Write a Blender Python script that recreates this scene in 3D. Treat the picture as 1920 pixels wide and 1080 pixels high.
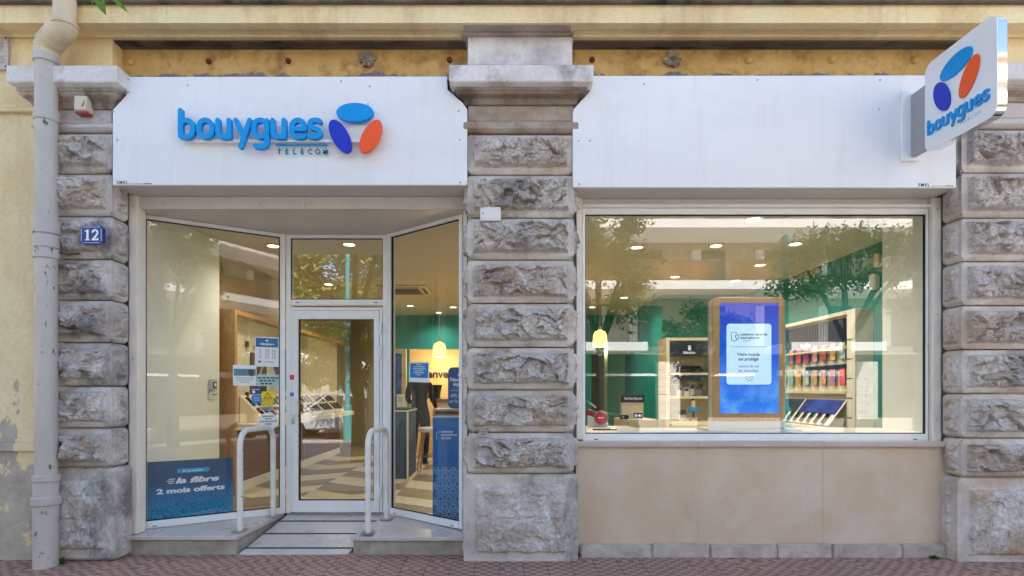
import bpy, bmesh, math, random
import numpy as np
from mathutils import Vector, Matrix, noise

R = math.radians
scn = bpy.context.scene
for o in list(bpy.data.objects):
    bpy.data.objects.remove(o)

# ------------------------------------------------------------------ camera, world, sun, exposure
F, XV, HZ, D0, EYE = 1030.0, 945.0, 732.0, 4.68, 1.46      # focal length in px of a 1920 px picture, vanishing point, distance, eye height
cam_d = bpy.data.cameras.new('camera')
cam = bpy.data.objects.new('camera', cam_d)
scn.collection.objects.link(cam)
cam.location = (0, -D0, EYE)
cam.rotation_euler = (R(90), 0, 0)
cam_d.sensor_width = 36
cam_d.lens = F / 1920 * 36
cam_d.shift_x = (960 - XV) / 1920
cam_d.shift_y = (HZ - 540) / 1920
cam_d.clip_start = 0.05
cam_d.clip_end = 600
scn.camera = cam

SUN_EL, SUN_AZ = R(44), R(24)                              # the sun stands behind the shop building: its front is in shade
world = bpy.data.worlds.new('World')
scn.world = world
world.use_nodes = True
nt = world.node_tree
sky = nt.nodes.new('ShaderNodeTexSky')
sky.sky_type = 'NISHITA'
sky.sun_disc = False
sky.sun_elevation = SUN_EL
sky.sun_rotation = SUN_AZ
sky.altitude = 50
sky.air_density = 1.0
sky.dust_density = 1.5
sky.ozone_density = 1.0
nt.links.new(sky.outputs[0], nt.nodes['Background'].inputs[0])
nt.nodes['Background'].inputs[1].default_value = 0.15
sun_d = bpy.data.lights.new('sun', 'SUN')
sun_d.energy = 5.0
sun_d.angle = R(0.5)
sun_d.color = (1.0, 0.93, 0.83)
sun = bpy.data.objects.new('sun', sun_d)
scn.collection.objects.link(sun)
sdir = Vector((math.sin(SUN_AZ) * math.cos(SUN_EL), math.cos(SUN_AZ) * math.cos(SUN_EL), math.sin(SUN_EL)))
sun.rotation_euler = (-sdir).to_track_quat('-Z', 'Y').to_euler()
sun.location = (0, 0, 30)

vs = scn.view_settings
vs.view_transform = 'Standard'
vs.look = 'None'
vs.gamma = 1
vs.use_curve_mapping = False
vs.exposure = 1.95
cy = scn.cycles
cy.use_denoising = True
cy.max_bounces = 10
cy.diffuse_bounces = 5
cy.glossy_bounces = 4
cy.transparent_max_bounces = 24
cy.sample_clamp_indirect = 6
cy.caustics_reflective = False
cy.caustics_refractive = False

# ------------------------------------------------------------------ measuring helpers (photograph pixel + known depth -> metres)
def K(Y): return F / (D0 + Y)
def X(px, Y): return (px - XV) / K(Y)
def Z(py, Y): return EYE + (HZ - py) / K(Y)

# ------------------------------------------------------------------ frames: local (u right, v up, w towards the viewer)
def frame(o, u, v=(0, 0, 1)):
    u = Vector(u).normalized(); v = Vector(v).normalized(); w = u.cross(v)
    m = Matrix.Identity(4)
    for i in range(3):
        m[i][0], m[i][1], m[i][2], m[i][3] = u[i], v[i], w[i], o[i]
    return m
def front(Y): return frame((0, Y, 0), (1, 0, 0))
WORLD = Matrix.Identity(4)
def hit(fr, px, py):
    d = Vector(((px - XV) / F, 1, (HZ - py) / F)); o = Vector((0, -D0, EYE))
    n = fr.col[2].to_3d(); p0 = fr.col[3].to_3d()
    p = o + d * ((p0 - o).dot(n) / d.dot(n))
    q = fr.inverted() @ p
    return q.x, q.y

# ------------------------------------------------------------------ mesh builder
class MB:
    def __init__(s, fr=WORLD):
        s.v, s.f, s.m, s.fr = [], [], [], fr
    def add(s, vs, fs, fr=None, mi=0):
        b = len(s.v); fr = s.fr if fr is None else fr
        s.v += [fr @ Vector(p) for p in vs]
        s.f += [tuple(b + i for i in f) for f in fs]
        s.m += [mi] * len(fs)
        return s
    def box(s, x0, x1, y0, y1, z0, z1, fr=None, mi=0):
        x0, x1 = min(x0, x1), max(x0, x1); y0, y1 = min(y0, y1), max(y0, y1); z0, z1 = min(z0, z1), max(z0, z1)
        vs = [(x, y, z) for z in (z0, z1) for y in (y0, y1) for x in (x0, x1)]
        return s.add(vs, [(0, 2, 3, 1), (4, 5, 7, 6), (0, 1, 5, 4), (2, 6, 7, 3), (0, 4, 6, 2), (1, 3, 7, 5)], fr, mi)
    def prism(s, pts, w0, w1, fr=None, mi=0):
        """outline in (u, v), counter-clockwise as seen, extruded from w0 (back) to w1 (front)"""
        n = len(pts)
        a = sum(pts[i][0] * pts[(i + 1) % n][1] - pts[(i + 1) % n][0] * pts[i][1] for i in range(n))
        if a < 0: pts = pts[::-1]
        vs = [(p[0], p[1], w0) for p in pts] + [(p[0], p[1], w1) for p in pts]
        fs = [tuple(range(n - 1, -1, -1)), tuple(range(n, 2 * n))] + [(i, (i + 1) % n, n + (i + 1) % n, n + i) for i in range(n)]
        return s.add(vs, fs, fr, mi)
    def tube(s, path, r, n=12, fr=None, caps=True, mi=0):
        path = [Vector(p) for p in path]
        rs = r if isinstance(r, (list, tuple)) else [r] * len(path)
        vs, fs = [], []
        prev = None
        for i, p in enumerate(path):
            t = (path[min(i + 1, len(path) - 1)] - path[max(i - 1, 0)]).normalized()
            if prev is None:
                a = Vector((0, 0, 1)) if abs(t.z) < 0.9 else Vector((1, 0, 0))
                nx = t.cross(a).normalized()
            else:
                nx = (prev - t * prev.dot(t)).normalized()
            prev = nx; ny = t.cross(nx)
            for k in range(n):
                a = 2 * math.pi * k / n
                vs.append(p + (nx * math.cos(a) + ny * math.sin(a)) * rs[i])
        for i in range(len(path) - 1):
            for k in range(n):
                k2 = (k + 1) % n
                fs.append((i * n + k, i * n + k2, (i + 1) * n + k2, (i + 1) * n + k))
        if caps:
            fs.append(tuple(range(n - 1, -1, -1))); fs.append(tuple((len(path) - 1) * n + k for k in range(n)))
        return s.add(vs, fs, fr, mi)
    def lathe(s, prof, c=(0, 0, 0), n=20, fr=None, mi=0):
        """prof: (radius, height) pairs, turned about local z through c"""
        vs, fs = [], []
        for r, h in prof:
            for k in range(n):
                a = 2 * math.pi * k / n
                vs.append((c[0] + r * math.cos(a), c[1] + r * math.sin(a), c[2] + h))
        for i in range(len(prof) - 1):
            for k in range(n):
                k2 = (k + 1) % n
                fs.append((i * n + k, i * n + k2, (i + 1) * n + k2, (i + 1) * n + k))
        fs.append(tuple(range(n - 1, -1, -1))); fs.append(tuple((len(prof) - 1) * n + k for k in range(n)))
        return s.add(vs, fs, fr, mi)
    def ellipse(s, cu, cv, a, b, tilt=0, w0=0, w1=0.01, n=28, fr=None, mi=0):
        t = R(tilt)
        pts = []
        for k in range(n):
            q = 2 * math.pi * k / n
            x, y = a * math.cos(q), b * math.sin(q)
            pts.append((cu + x * math.cos(t) - y * math.sin(t), cv + x * math.sin(t) + y * math.cos(t)))
        return s.prism(pts, w0, w1, fr, mi)
    def rrect(s, u0, u1, v0, v1, r, w0, w1, fr=None, mi=0, n=5):
        return s.prism(rr(u0, u1, v0, v1, r, n), w0, w1, fr, mi)
    def text(s, txt, u, v, h, w=0.001, fr=None, align='CENTER', th=0.0006, shear=0, bold=0, width=None, mi=0, space=1.0):
        """flat lettering; h = cap height; (u, v) = baseline point"""
        vs, fs = text_data(txt, shear, bold, space)
        xs = [p[0] for p in vs] or [0]
        x0, x1 = min(xs), max(xs)
        k = h / 0.70
        kx = k if width is None else width / max(x1 - x0, 1e-6)
        off = {'LEFT': x0, 'CENTER': (x0 + x1) / 2, 'RIGHT': x1}[align]
        return s.add([(u + (p[0] - off) * kx, v + p[1] * k, w) for p in vs], fs, fr, mi)
    def ribbon(s, pts, wd, w0, w1, fr=None, mi=0, caps=8):
        """a stroke with round ends, one outline"""
        p = [Vector((a[0], a[1])) for a in pts]
        if len(p) > 8 and (p[0] - p[-1]).length < wd * .05:      # a closed ring
            p = p[:-1]; n = len(p); vs, fs = [], []
            for i in range(n):
                t = (p[(i + 1) % n] - p[i - 1]).normalized(); nn = Vector((-t.y, t.x)) * wd / 2
                a, b = p[i] + nn, p[i] - nn
                vs += [(a.x, a.y, w1), (b.x, b.y, w1), (a.x, a.y, w0), (b.x, b.y, w0)]
            for i in range(n):
                j = (i + 1) % n
                fs += [(4 * i, 4 * i + 1, 4 * j + 1, 4 * j), (4 * i + 2, 4 * i, 4 * j, 4 * j + 2), (4 * i + 1, 4 * i + 3, 4 * j + 3, 4 * j + 1)]
            return s.add(vs, fs, fr, mi)
        n = len(p); L, Rr = [], []
        for i in range(n):
            t = (p[min(i + 1, n - 1)] - p[max(i - 1, 0)]).normalized()
            nn = Vector((-t.y, t.x)) * wd / 2
            L.append(p[i] + nn); Rr.append(p[i] - nn)
        def cap(c, a0):
            return [c + Vector((math.cos(a0 - math.pi * k / caps), math.sin(a0 - math.pi * k / caps))) * wd / 2 for k in range(1, caps)]
        t1 = (p[-1] - p[-2]).normalized(); t0 = (p[0] - p[1]).normalized()
        e1 = cap(p[-1], math.atan2(t1.y, t1.x) + math.pi / 2)
        e0 = cap(p[0], math.atan2(t0.y, t0.x) + math.pi / 2)
        vs, fs = [], []
        for i in range(n):
            vs += [(L[i].x, L[i].y, w1), (Rr[i].x, Rr[i].y, w1)]
        for i in range(n - 1):
            fs.append((2 * i, 2 * i + 1, 2 * i + 3, 2 * i + 2))
        b = len(vs); vs += [(q.x, q.y, w1) for q in e1]; fs.append(tuple([2 * n - 1] + [b + k for k in range(len(e1) - 1, -1, -1)] + [2 * n - 2]))
        b0 = len(vs); vs += [(q.x, q.y, w1) for q in e0]; fs.append(tuple([0] + [b0 + k for k in range(len(e0) - 1, -1, -1)] + [1]))
        loop = L + e1 + Rr[::-1] + e0
        b2 = len(vs); m = len(loop)
        vs += [(q.x, q.y, w1) for q in loop] + [(q.x, q.y, w0) for q in loop]
        for i in range(m):
            j = (i + 1) % m
            fs.append((b2 + i, b2 + j, b2 + m + j, b2 + m + i))
        return s.add(vs, fs, fr, mi)
    def build(s, name, mats, parent=None, bev=0, seg=1, smooth=None, label=None):
        me = bpy.data.meshes.new(name)
        inv = INV.get(parent.name, WORLD) if parent else WORLD
        me.from_pydata([tuple(inv @ p) for p in s.v], [], s.f)
        for m in (mats if isinstance(mats, (list, tuple)) else [mats]):
            me.materials.append(m)
        if len(me.materials) > 1:
            me.polygons.foreach_set('material_index', s.m)
        if bev:
            bm = bmesh.new(); bm.from_mesh(me)
            bmesh.ops.remove_doubles(bm, verts=bm.verts, dist=1e-5)
            es = [e for e in bm.edges if len(e.link_faces) == 2 and e.calc_face_angle(0) > 0.5]
            bmesh.ops.bevel(bm, geom=es, offset=bev, segments=seg, affect='EDGES', clamp_overlap=True)
            bm.to_mesh(me); bm.free()
        if smooth is not None:
            me.polygons.foreach_set('use_smooth', [True] * len(me.polygons))
            me.set_sharp_from_angle(angle=R(smooth))
        me.update()
        o = bpy.data.objects.new(name, me)
        scn.collection.objects.link(o)
        if parent:
            o.parent = parent
            INV[o.name] = INV.get(parent.name, WORLD)
        if label: o['label'] = label
        return o

INV = {}
def rr(u0, u1, v0, v1, r, n=5):
    pts = []
    for cx, cy_, a0 in ((u1 - r, v1 - r, 0), (u0 + r, v1 - r, 90), (u0 + r, v0 + r, 180), (u1 - r, v0 + r, 270)):
        for k in range(n + 1):
            a = R(a0 + 90 * k / n)
            pts.append((cx + r * math.cos(a), cy_ + r * math.sin(a)))
    return pts

_TX = {}
def text_data(txt, shear=0, bold=0, space=1.0):
    key = (txt, shear, bold, space)
    if key in _TX: return _TX[key]
    cu = bpy.data.curves.new('lettering', 'FONT')
    cu.body = txt; cu.size = 1; cu.shear = shear; cu.offset = bold; cu.space_character = space
    cu.resolution_u = 3
    cu.fill_mode = 'FRONT'
    ob = bpy.data.objects.new('lettering', cu)
    me = ob.to_mesh()
    d = ([tuple(v.co) for v in me.vertices], [tuple(p.vertices) for p in me.polygons])
    ob.to_mesh_clear()
    bpy.data.objects.remove(ob); bpy.data.curves.remove(cu)
    _TX[key] = d
    return d

def tag(o, label, cat, group=None, kind=None):
    o['label'] = label; o['category'] = cat
    if group: o['group'] = group
    o['kind'] = kind or 'thing'
    return o
def thing(name, label, cat, loc=(0, 0, 0), group=None, fr=None):
    o = bpy.data.objects.new(name, None)
    scn.collection.objects.link(o)
    o.empty_display_size = 0.1
    m = Matrix.Translation(Vector(loc)) if fr is None else fr.copy()
    o.matrix_world = m
    INV[o.name] = m.inverted()
    return tag(o, label, cat, group)
def struct(o):
    o['kind'] = 'structure'; return o
def dup(root, m, label=None, group=None):
    def cp(o, par):
        c = o.copy(); scn.collection.objects.link(c)
        if par is not None: c.parent = par
        for ch in o.children: cp(ch, c)
        return c
    r = cp(root, None); r.matrix_world = m
    if label: r['label'] = label
    if group: r['group'] = group
    return r

# ------------------------------------------------------------------ materials
MATS = {}
def lin(c):
    if isinstance(c, str):
        c = c.lstrip('#'); c = [int(c[i:i + 2], 16) / 255 for i in (0, 2, 4)]
        c = [x / 12.92 if x <= 0.04045 else ((x + 0.055) / 1.055) ** 2.4 for x in c]
    return (c[0], c[1], c[2], 1)
def mat(name, col, rough=0.5, metal=0, spec=0.5, emit=0, ecol=None, var=0, vscale=4, bump=0, bscale=40, coat=0, obj_random=0, trans=0, stretch=None):
    if name in MATS: return MATS[name]
    m = bpy.data.materials.new(name); m.use_nodes = True; MATS[name] = m
    n, l = m.node_tree.nodes, m.node_tree.links
    p = n['Principled BSDF']
    c = lin(col)
    p.inputs['Base Color'].default_value = c
    p.inputs['Roughness'].default_value = rough
    p.inputs['Metallic'].default_value = metal
    p.inputs['Specular IOR Level'].default_value = spec
    p.inputs['Coat Weight'].default_value = coat
    if emit:
        p.inputs['Emission Color'].default_value = lin(ecol or col)
        p.inputs['Emission Strength'].default_value = emit
    out = None
    if var or bump:
        tc = n.new('ShaderNodeTexCoord')
        src = tc.outputs['Object']
        if stretch:
            mp = n.new('ShaderNodeMapping'); mp.inputs['Scale'].default_value = stretch
            l.new(src, mp.inputs[0]); src = mp.outputs[0]
    if var:
        ns = n.new('ShaderNodeTexNoise'); ns.inputs['Scale'].default_value = vscale; ns.inputs['Detail'].default_value = 8; ns.inputs['Roughness'].default_value = 0.62
        l.new(src, ns.inputs['Vector'])
        rp = n.new('ShaderNodeMapRange'); rp.inputs[1].default_value = 0.3; rp.inputs[2].default_value = 0.7
        rp.inputs[3].default_value = 1 - var; rp.inputs[4].default_value = 1 + var
        l.new(ns.outputs[0], rp.inputs[0])
        mx = n.new('ShaderNodeMix'); mx.data_type = 'RGBA'; mx.blend_type = 'MULTIPLY'; mx.inputs[0].default_value = 1
        mx.inputs[6].default_value = c
        l.new(rp.outputs[0], mx.inputs[7]); out = mx.outputs[2]
    if obj_random:
        oi = n.new('ShaderNodeObjectInfo')
        r2 = n.new('ShaderNodeMapRange'); r2.inputs[3].default_value = 1 - obj_random; r2.inputs[4].default_value = 1 + obj_random
        l.new(oi.outputs['Random'], r2.inputs[0])
        m2 = n.new('ShaderNodeMix'); m2.data_type = 'RGBA'; m2.blend_type = 'MULTIPLY'; m2.inputs[0].default_value = 1
        if out is not None: l.new(out, m2.inputs[6])
        else: m2.inputs[6].default_value = c
        l.new(r2.outputs[0], m2.inputs[7]); out = m2.outputs[2]
    if out is not None: l.new(out, p.inputs['Base Color'])
    if bump:
        nb = n.new('ShaderNodeTexNoise'); nb.inputs['Scale'].default_value = bscale; nb.inputs['Detail'].default_value = 7; nb.inputs['Roughness'].default_value = 0.65
        l.new(src, nb.inputs['Vector'])
        bp = n.new('ShaderNodeBump'); bp.inputs['Strength'].default_value = min(1, bump); bp.inputs['Distance'].default_value = 0.02
        l.new(nb.outputs[0], bp.inputs['Height']); l.new(bp.outputs[0], p.inputs['Normal'])
    return m

class NT:
    """small wrapper for hand-made node materials"""
    def __init__(s, name, rough=0.8):
        s.m = bpy.data.materials.new(name); s.m.use_nodes = True; MATS[name] = s.m
        s.n, s.l = s.m.node_tree.nodes, s.m.node_tree.links
        s.p = s.n['Principled BSDF']; s.p.inputs['Roughness'].default_value = rough
        s.tc = s.n.new('ShaderNodeTexCoord').outputs['Object']
    def mapping(s, scale=(1, 1, 1), loc=(0, 0, 0), rot=(0, 0, 0), src=None):
        q = s.n.new('ShaderNodeMapping'); q.inputs['Scale'].default_value = scale; q.inputs['Location'].default_value = loc; q.inputs['Rotation'].default_value = rot
        s.l.new(src or s.tc, q.inputs[0]); return q.outputs[0]
    def noise(s, scale, detail=8, rough=0.6, src=None, dist=0):
        q = s.n.new('ShaderNodeTexNoise'); q.inputs['Scale'].default_value = scale; q.inputs['Detail'].default_value = detail
        q.inputs['Roughness'].default_value = rough; q.inputs['Distortion'].default_value = dist
        s.l.new(src or s.tc, q.inputs['Vector']); return q.outputs[0]
    def vor(s, scale, feature='F1', src=None):
        q = s.n.new('ShaderNodeTexVoronoi'); q.inputs['Scale'].default_value = scale; q.feature = feature
        s.l.new(src or s.tc, q.inputs['Vector']); return q.outputs[0]
    def wave(s, scale, dirn='X', src=None, dist=0):
        q = s.n.new('ShaderNodeTexWave'); q.inputs['Scale'].default_value = scale; q.bands_direction = dirn; q.inputs['Distortion'].default_value = dist
        s.l.new(src or s.tc, q.inputs['Vector']); return q.outputs['Fac']
    def rng(s, v, a, b, c=0.0, d=1.0):
        q = s.n.new('ShaderNodeMapRange')
        for i, x in enumerate((a, b, c, d)): q.inputs[i + 1].default_value = x
        s.l.new(v, q.inputs[0]); return q.outputs[0]
    def math(s, op, a, b=None):
        q = s.n.new('ShaderNodeMath'); q.operation = op
        for i, x in enumerate((a, b)):
            if x is None: continue
            if isinstance(x, (int, float)): q.inputs[i].default_value = x
            else: s.l.new(x, q.inputs[i])
        return q.outputs[0]
    def mix(s, fac, a, b, mode='MIX'):
        q = s.n.new('ShaderNodeMix'); q.data_type = 'RGBA'; q.blend_type = mode
        for i, x in ((0, fac), (6, a), (7, b)):
            if isinstance(x, (int, float)): q.inputs[i].default_value = x if i == 0 else (x, x, x, 1)
            elif isinstance(x, (tuple, list, str)): q.inputs[i].default_value = lin(x)
            else: s.l.new(x, q.inputs[i])
        return q.outputs[2]
    def ramp(s, v, stops):
        q = s.n.new('ShaderNodeValToRGB'); e = q.color_ramp.elements
        while len(e) < len(stops): e.new(0.5)
        for i, (pos, c) in enumerate(stops): e[i].position = pos; e[i].color = lin(c)
        s.l.new(v, q.inputs[0]); return q.outputs[0]
    def sep(s, src=None):
        q = s.n.new('ShaderNodeSeparateXYZ'); s.l.new(src or s.tc, q.inputs[0]); return q.outputs
    def rand(s):
        return s.n.new('ShaderNodeObjectInfo').outputs['Random']
    def color(s, c): s.l.new(c, s.p.inputs['Base Color'])
    def bump(s, h, strength=0.5, dist=0.01, prev=None):
        q = s.n.new('ShaderNodeBump'); q.inputs['Strength'].default_value = strength; q.inputs['Distance'].default_value = dist
        s.l.new(h, q.inputs['Height'])
        if prev is not None: s.l.new(prev, q.inputs['Normal'])
        s.l.new(q.outputs[0], s.p.inputs['Normal']); return q.outputs[0]
    def rough(s, v): s.l.new(v, s.p.inputs['Roughness'])

# --- stone of the pillars: lilac grey limestone with warm and dark stains
def stone_mat(name, warm=0.5, dark=0.5, tint='#cbc4c2', bmp=0.55, mul=None):
    t = NT(name, 0.85)
    r = t.rand()
    off = t.n.new('ShaderNodeVectorMath'); off.operation = 'ADD'
    cmb = t.n.new('ShaderNodeCombineXYZ')
    t.l.new(t.math('MULTIPLY', r, 37.0), cmb.inputs[0]); t.l.new(t.math('MULTIPLY', r, 11.0), cmb.inputs[2])
    t.l.new(t.tc, off.inputs[0]); t.l.new(cmb.outputs[0], off.inputs[1])
    s = off.outputs[0]
    c = t.ramp(t.noise(3.5, 9, 0.62, s), [(0.22, '#938a8b'), (0.40, tint), (0.58, '#e3ddda'), (0.8, '#f4f0ec')])
    c = t.mix(t.rng(t.noise(2.2, 6, 0.6, t.mapping((1, 1, 1.4), (7, 3, 1), src=s)), 0.52, 0.66, 0, warm), c, '#b9966f')
    c = t.mix(t.rng(t.noise(1.7, 8, 0.7, t.mapping((1, 1, 0.7), (2, 9, 5), src=s)), 0.53, 0.66, 0, dark), c, '#4c443f')
    c = t.mix(t.rng(t.noise(38, 5, 0.7, s), 0.35, 0.62, 0.0, 1.0), t.mix(0.62 if bmp > .3 else .22, c, (0.42, 0.4, 0.39, 1), 'MULTIPLY'), c)
    if mul: c = t.mix(1.0, c, (*mul, 1), 'MULTIPLY')
    t.color(c)
    h = t.math('ADD', t.noise(26, 8, 0.72, s), t.math('MULTIPLY', t.vor(30, src=s), 0.35))
    t.bump(h, bmp, 0.014)
    return t.m
stone = stone_mat('rough_stone', .55, .8, mul=(.90, .86, .82))
stone_margin = stone_mat('stone_margin', .45, .7, '#cbc4c0', .22, (.92, .89, .86))
stone_smooth = stone_mat('dressed_stone', 0.25, 0.35, '#c4bcb9', .25)
stone_cap = stone_mat('cap_stone', 0.25, 0.7, '#e0dad8', .14, (.80, .76, .74))
slab_stone = stone_mat('slab_stone', 0.25, 0.6, '#f0eceb', .14, (.92, .90, .89))
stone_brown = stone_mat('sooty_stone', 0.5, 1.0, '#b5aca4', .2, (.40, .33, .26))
neck_stone = stone_mat('neck_stone', .6, .8, '#c4bcb6', .2, (.62, .54, .46))
dark_stone = stone_mat('near_black_stone', .25, 1.0, '#b5aca4', .28, (.20, .165, .13))  # near-black brown tone for the architrave and cornice drip
stone_base = stone_mat('base_stone', 0.85, 0.7, '#c0b4aa', .4)

def plaster_mat(name, base, light, dirt, peel=0.0, peel_col='#c8bcb0', zlow=None):
    t = NT(name, 0.88)
    c = t.mix(t.rng(t.noise(1.3, 8, 0.62), 0.3, 0.7), base, light)
    c = t.mix(t.rng(t.noise(0.9, 8, 0.7, t.mapping((2.2, 1, 0.5), (4, 2, 8))), 0.5, 0.75, 0, 0.65), c, dirt)
    c = t.mix(t.rng(t.noise(30, 5, 0.7), 0.3, 0.65, 0.86, 1.0), (0.0, 0.0, 0.0, 1), c)
    h = t.noise(55, 6, 0.7)
    if peel:
        z = t.sep()[2]
        q = t.noise(1.5, 9, 0.66, t.mapping((1.6, 1, 1), (3, 0, 6.3)))
        q = t.math('ADD', q, t.rng(z, 0.1, 2.7, 0.16, -0.15))
        pk = t.rng(q, 0.545, 0.56)
        c = t.mix(pk, c, t.mix(t.rng(t.noise(6, 8, 0.7), 0.3, 0.7), peel_col, '#a3978c'))
        h = t.math('SUBTRACT', h, t.math('MULTIPLY', pk, 1.5))
    t.color(c); t.bump(h, 0.4, 0.008)
    return t.m
plaster = plaster_mat('yellow_plaster', '#e6cb9a', '#f1dfb8', '#cfae78', 1.0)
plaster_up = plaster_mat('cornice_plaster', '#f0d29c', '#f8e4b6', '#a98252')
plaster_dk = plaster_mat('cornice_soffit_plaster', '#c9a565', '#dcbd80', '#8a6a44')

t = NT('painted_beam', 0.6)                                    # ochre paint on a steel beam, flaked grey along its foot
c = t.mix(t.rng(t.noise(2.5, 8, 0.65, t.mapping((1.5, 1, 1))), 0.3, 0.7), '#c79a55', '#e0ba7a')
c = t.mix(t.rng(t.noise(4, 8, 0.72, t.mapping((1, 1, 1.0), (5, 1, 2))), 0.48, 0.66, 0, 0.8), c, '#86602f')
z = t.sep()[2]
pk = t.rng(t.math('ADD', t.noise(5, 9, 0.7, t.mapping((1, 1, 1.6), (1, 1, 1))), t.rng(z, 0.0, 0.12, 0.24, -0.2)), 0.57, 0.585)
c = t.mix(pk, c, t.mix(t.rng(t.noise(25), 0.3, 0.7), '#8f858b', '#6a6064'))
c = t.mix(t.rng(t.noise(9, 6, 0.7, t.mapping((1, 1, 1), (9, 4, 1))), 0.66, 0.7), c, '#6d3a1f')
t.color(c); t.bump(t.math('SUBTRACT', t.noise(30), pk), 0.3, 0.004)
beam_paint = t.m

t = NT('white_panel_paint', 0.42)                               # painted aluminium of the fascia
c = t.mix(t.rng(t.noise(1.6, 8, 0.6, t.mapping((0.6, 1, 1.5))), 0.25, 0.75), '#e6e5e7', '#f2f1f1')
c = t.mix(t.rng(t.noise(120, 2, 0.5), 0.74, 0.77, 0, 0.55), c, '#a9a4a0')
c = t.mix(t.rng(t.noise(2.2, 7, 0.7, t.mapping((5, 1, 0.4), (3, 3, 3))), 0.55, 0.8, 0, 0.35), c, '#d2ccc5')
t.color(c); t.rough(t.rng(t.noise(7), 0.3, 0.7, 0.36, 0.5)); t.bump(t.noise(2.2, 3), 0.06, 0.02)
white_panel = t.m
t = NT('white_frame_paint', 0.38)
c = t.mix(t.rng(t.noise(5, 8, 0.65, t.mapping((1, 1, 0.3))), 0.3, 0.75), '#f6f6f7', '#eae8e6')
t.color(c); t.rough(t.rng(t.noise(11), 0.3, 0.7, 0.3, 0.46))
white_frame = t.m
cream_frame = mat('cream_guide_paint', '#efe6db', 0.45, var=0.06, vscale=6, bump=0.05, bscale=60)
grey_trim = mat('grey_aluminium_trim', '#cfc8c2', 0.42, var=0.05, vscale=5)
shadow_gap = mat('black_rubber', '#1b1a1a', 0.7)

def glass_mat(name, ior=1.52, tint=(0.985, 0.994, 0.988)):
    m = bpy.data.materials.new(name); m.use_nodes = True; MATS[name] = m
    n, l = m.node_tree.nodes, m.node_tree.links
    n.remove(n['Principled BSDF'])
    fr = n.new('ShaderNodeFresnel'); ge = n.new('ShaderNodeNewGeometry'); mr = n.new('ShaderNodeMapRange')
    mr.inputs[3].default_value = ior; mr.inputs[4].default_value = 1 / ior       # the far face of a pane reflects like the near one
    l.new(ge.outputs['Backfacing'], mr.inputs[0]); l.new(mr.outputs[0], fr.inputs[0])
    tr = n.new('ShaderNodeBsdfTransparent'); tr.inputs[0].default_value = (*tint, 1)
    gl = n.new('ShaderNodeBsdfGlossy'); gl.inputs['Roughness'].default_value = 0.0
    mx = n.new('ShaderNodeMixShader')
    l.new(fr.outputs[0], mx.inputs[0]); l.new(tr.outputs[0], mx.inputs[1]); l.new(gl.outputs[0], mx.inputs[2])
    l.new(mx.outputs[0], n['Material Output'].inputs[0])
    return m
glass = glass_mat('window_glass')
glass_big = glass_mat('display_window_glass', 1.84)
glass_door = glass_mat('coated_door_glass', 2.25)

t = NT('panel_limestone', 0.55)                                # pinkish beige stone slabs under the window
c = t.mix(t.rng(t.noise(1.1, 7, 0.6), 0.3, 0.7), '#cdb193', '#dfccb8')
c = t.mix(t.rng(t.noise(1.8, 6, 0.6, t.mapping(loc=(5, 5, 5))), 0.5, 0.75, 0, 0.35), c, '#bd977a')
c = t.mix(t.rng(t.noise(2.4, 6, 0.6, t.mapping(loc=(1, 7, 2))), 0.5, 0.75, 0, 0.45), c, '#dfd4cf')
c = t.mix(t.rng(t.noise(45, 3, 0.5), 0.72, 0.75, 0, 0.7), c, '#8a6d57')
c = t.mix(t.rng(t.noise(90, 3, 0.6), 0.3, 0.7, 0.93, 1), (0, 0, 0, 1), c)
t.color(c); t.bump(t.noise(160, 3), 0.06, 0.003)
panel_stone = t.m
t = NT('pale_marble', 0.32)
c = t.mix(t.rng(t.noise(2.0, 9, 0.65, dist=1.2), 0.3, 0.7), '#b8b2af', '#cdc7c3')
c = t.mix(t.rng(t.noise(3, 8, 0.7, t.mapping(loc=(3, 1, 0))), 0.55, 0.8, 0, 0.55), c, '#a29488')
t.color(c); t.rough(t.rng(t.noise(6), 0.3, 0.7, 0.22, 0.42))
marble = t.m
concrete = mat('step_concrete', '#a39a90', 0.85, var=0.25, vscale=9, bump=0.5, bscale=35)
kerb_stone = mat('plinth_stone', '#bcb0a6', 0.8, var=0.3, vscale=7, bump=0.5, bscale=30)
sill_stone = mat('sill_stone', '#c6b2a8', 0.6, var=0.1, vscale=8, bump=0.1, bscale=60)

t = NT('clay_tile', 0.72)                                      # ribbed clay paving tile: squares of ribs turned by turns
xyz = t.sep()
sx = t.math('FLOOR', t.math('MULTIPLY', xyz[0], 20.0)); sy = t.math('FLOOR', t.math('MULTIPLY', xyz[1], 20.0))
chk = t.math('ABSOLUTE', t.math('MODULO', t.math('ADD', sx, sy), 2.0))
def ribs(v): return t.rng(t.math('SINE', t.math('MULTIPLY', v, 2 * math.pi * 100.0)), -0.2, 0.5)
rb = t.n.new('ShaderNodeMix'); rb.data_type = 'FLOAT'
t.l.new(chk, rb.inputs[0]); t.l.new(ribs(xyz[0]), rb.inputs[2]); rb.inputs[3].default_value = 0.8
rb = rb.outputs[0]
c = t.mix(t.rng(t.rand(), 0, 1), '#a8735a', '#c08d74')
c = t.mix(t.rng(t.noise(1.2, 8, 0.65, t.n.new('ShaderNodeNewGeometry').outputs['Position']), 0.35, 0.65, 0, 0.7), c, '#8d7671')
c = t.mix(t.rng(t.noise(40), 0.35, 0.7, 0, 0.5), c, '#c9a598')
c = t.mix(t.math('MULTIPLY', chk, .35), c, '#d2ab98')
c = t.mix(t.math('MULTIPLY', t.math('SUBTRACT', 1.0, rb), 0.85), c, '#3f2d28')
t.color(c); t.bump(rb, 0.5, 0.003)
clay_tile = t.m
tile_joint = mat('tile_joint_sand', '#4e4140', 0.95, var=0.2, vscale=20)
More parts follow.
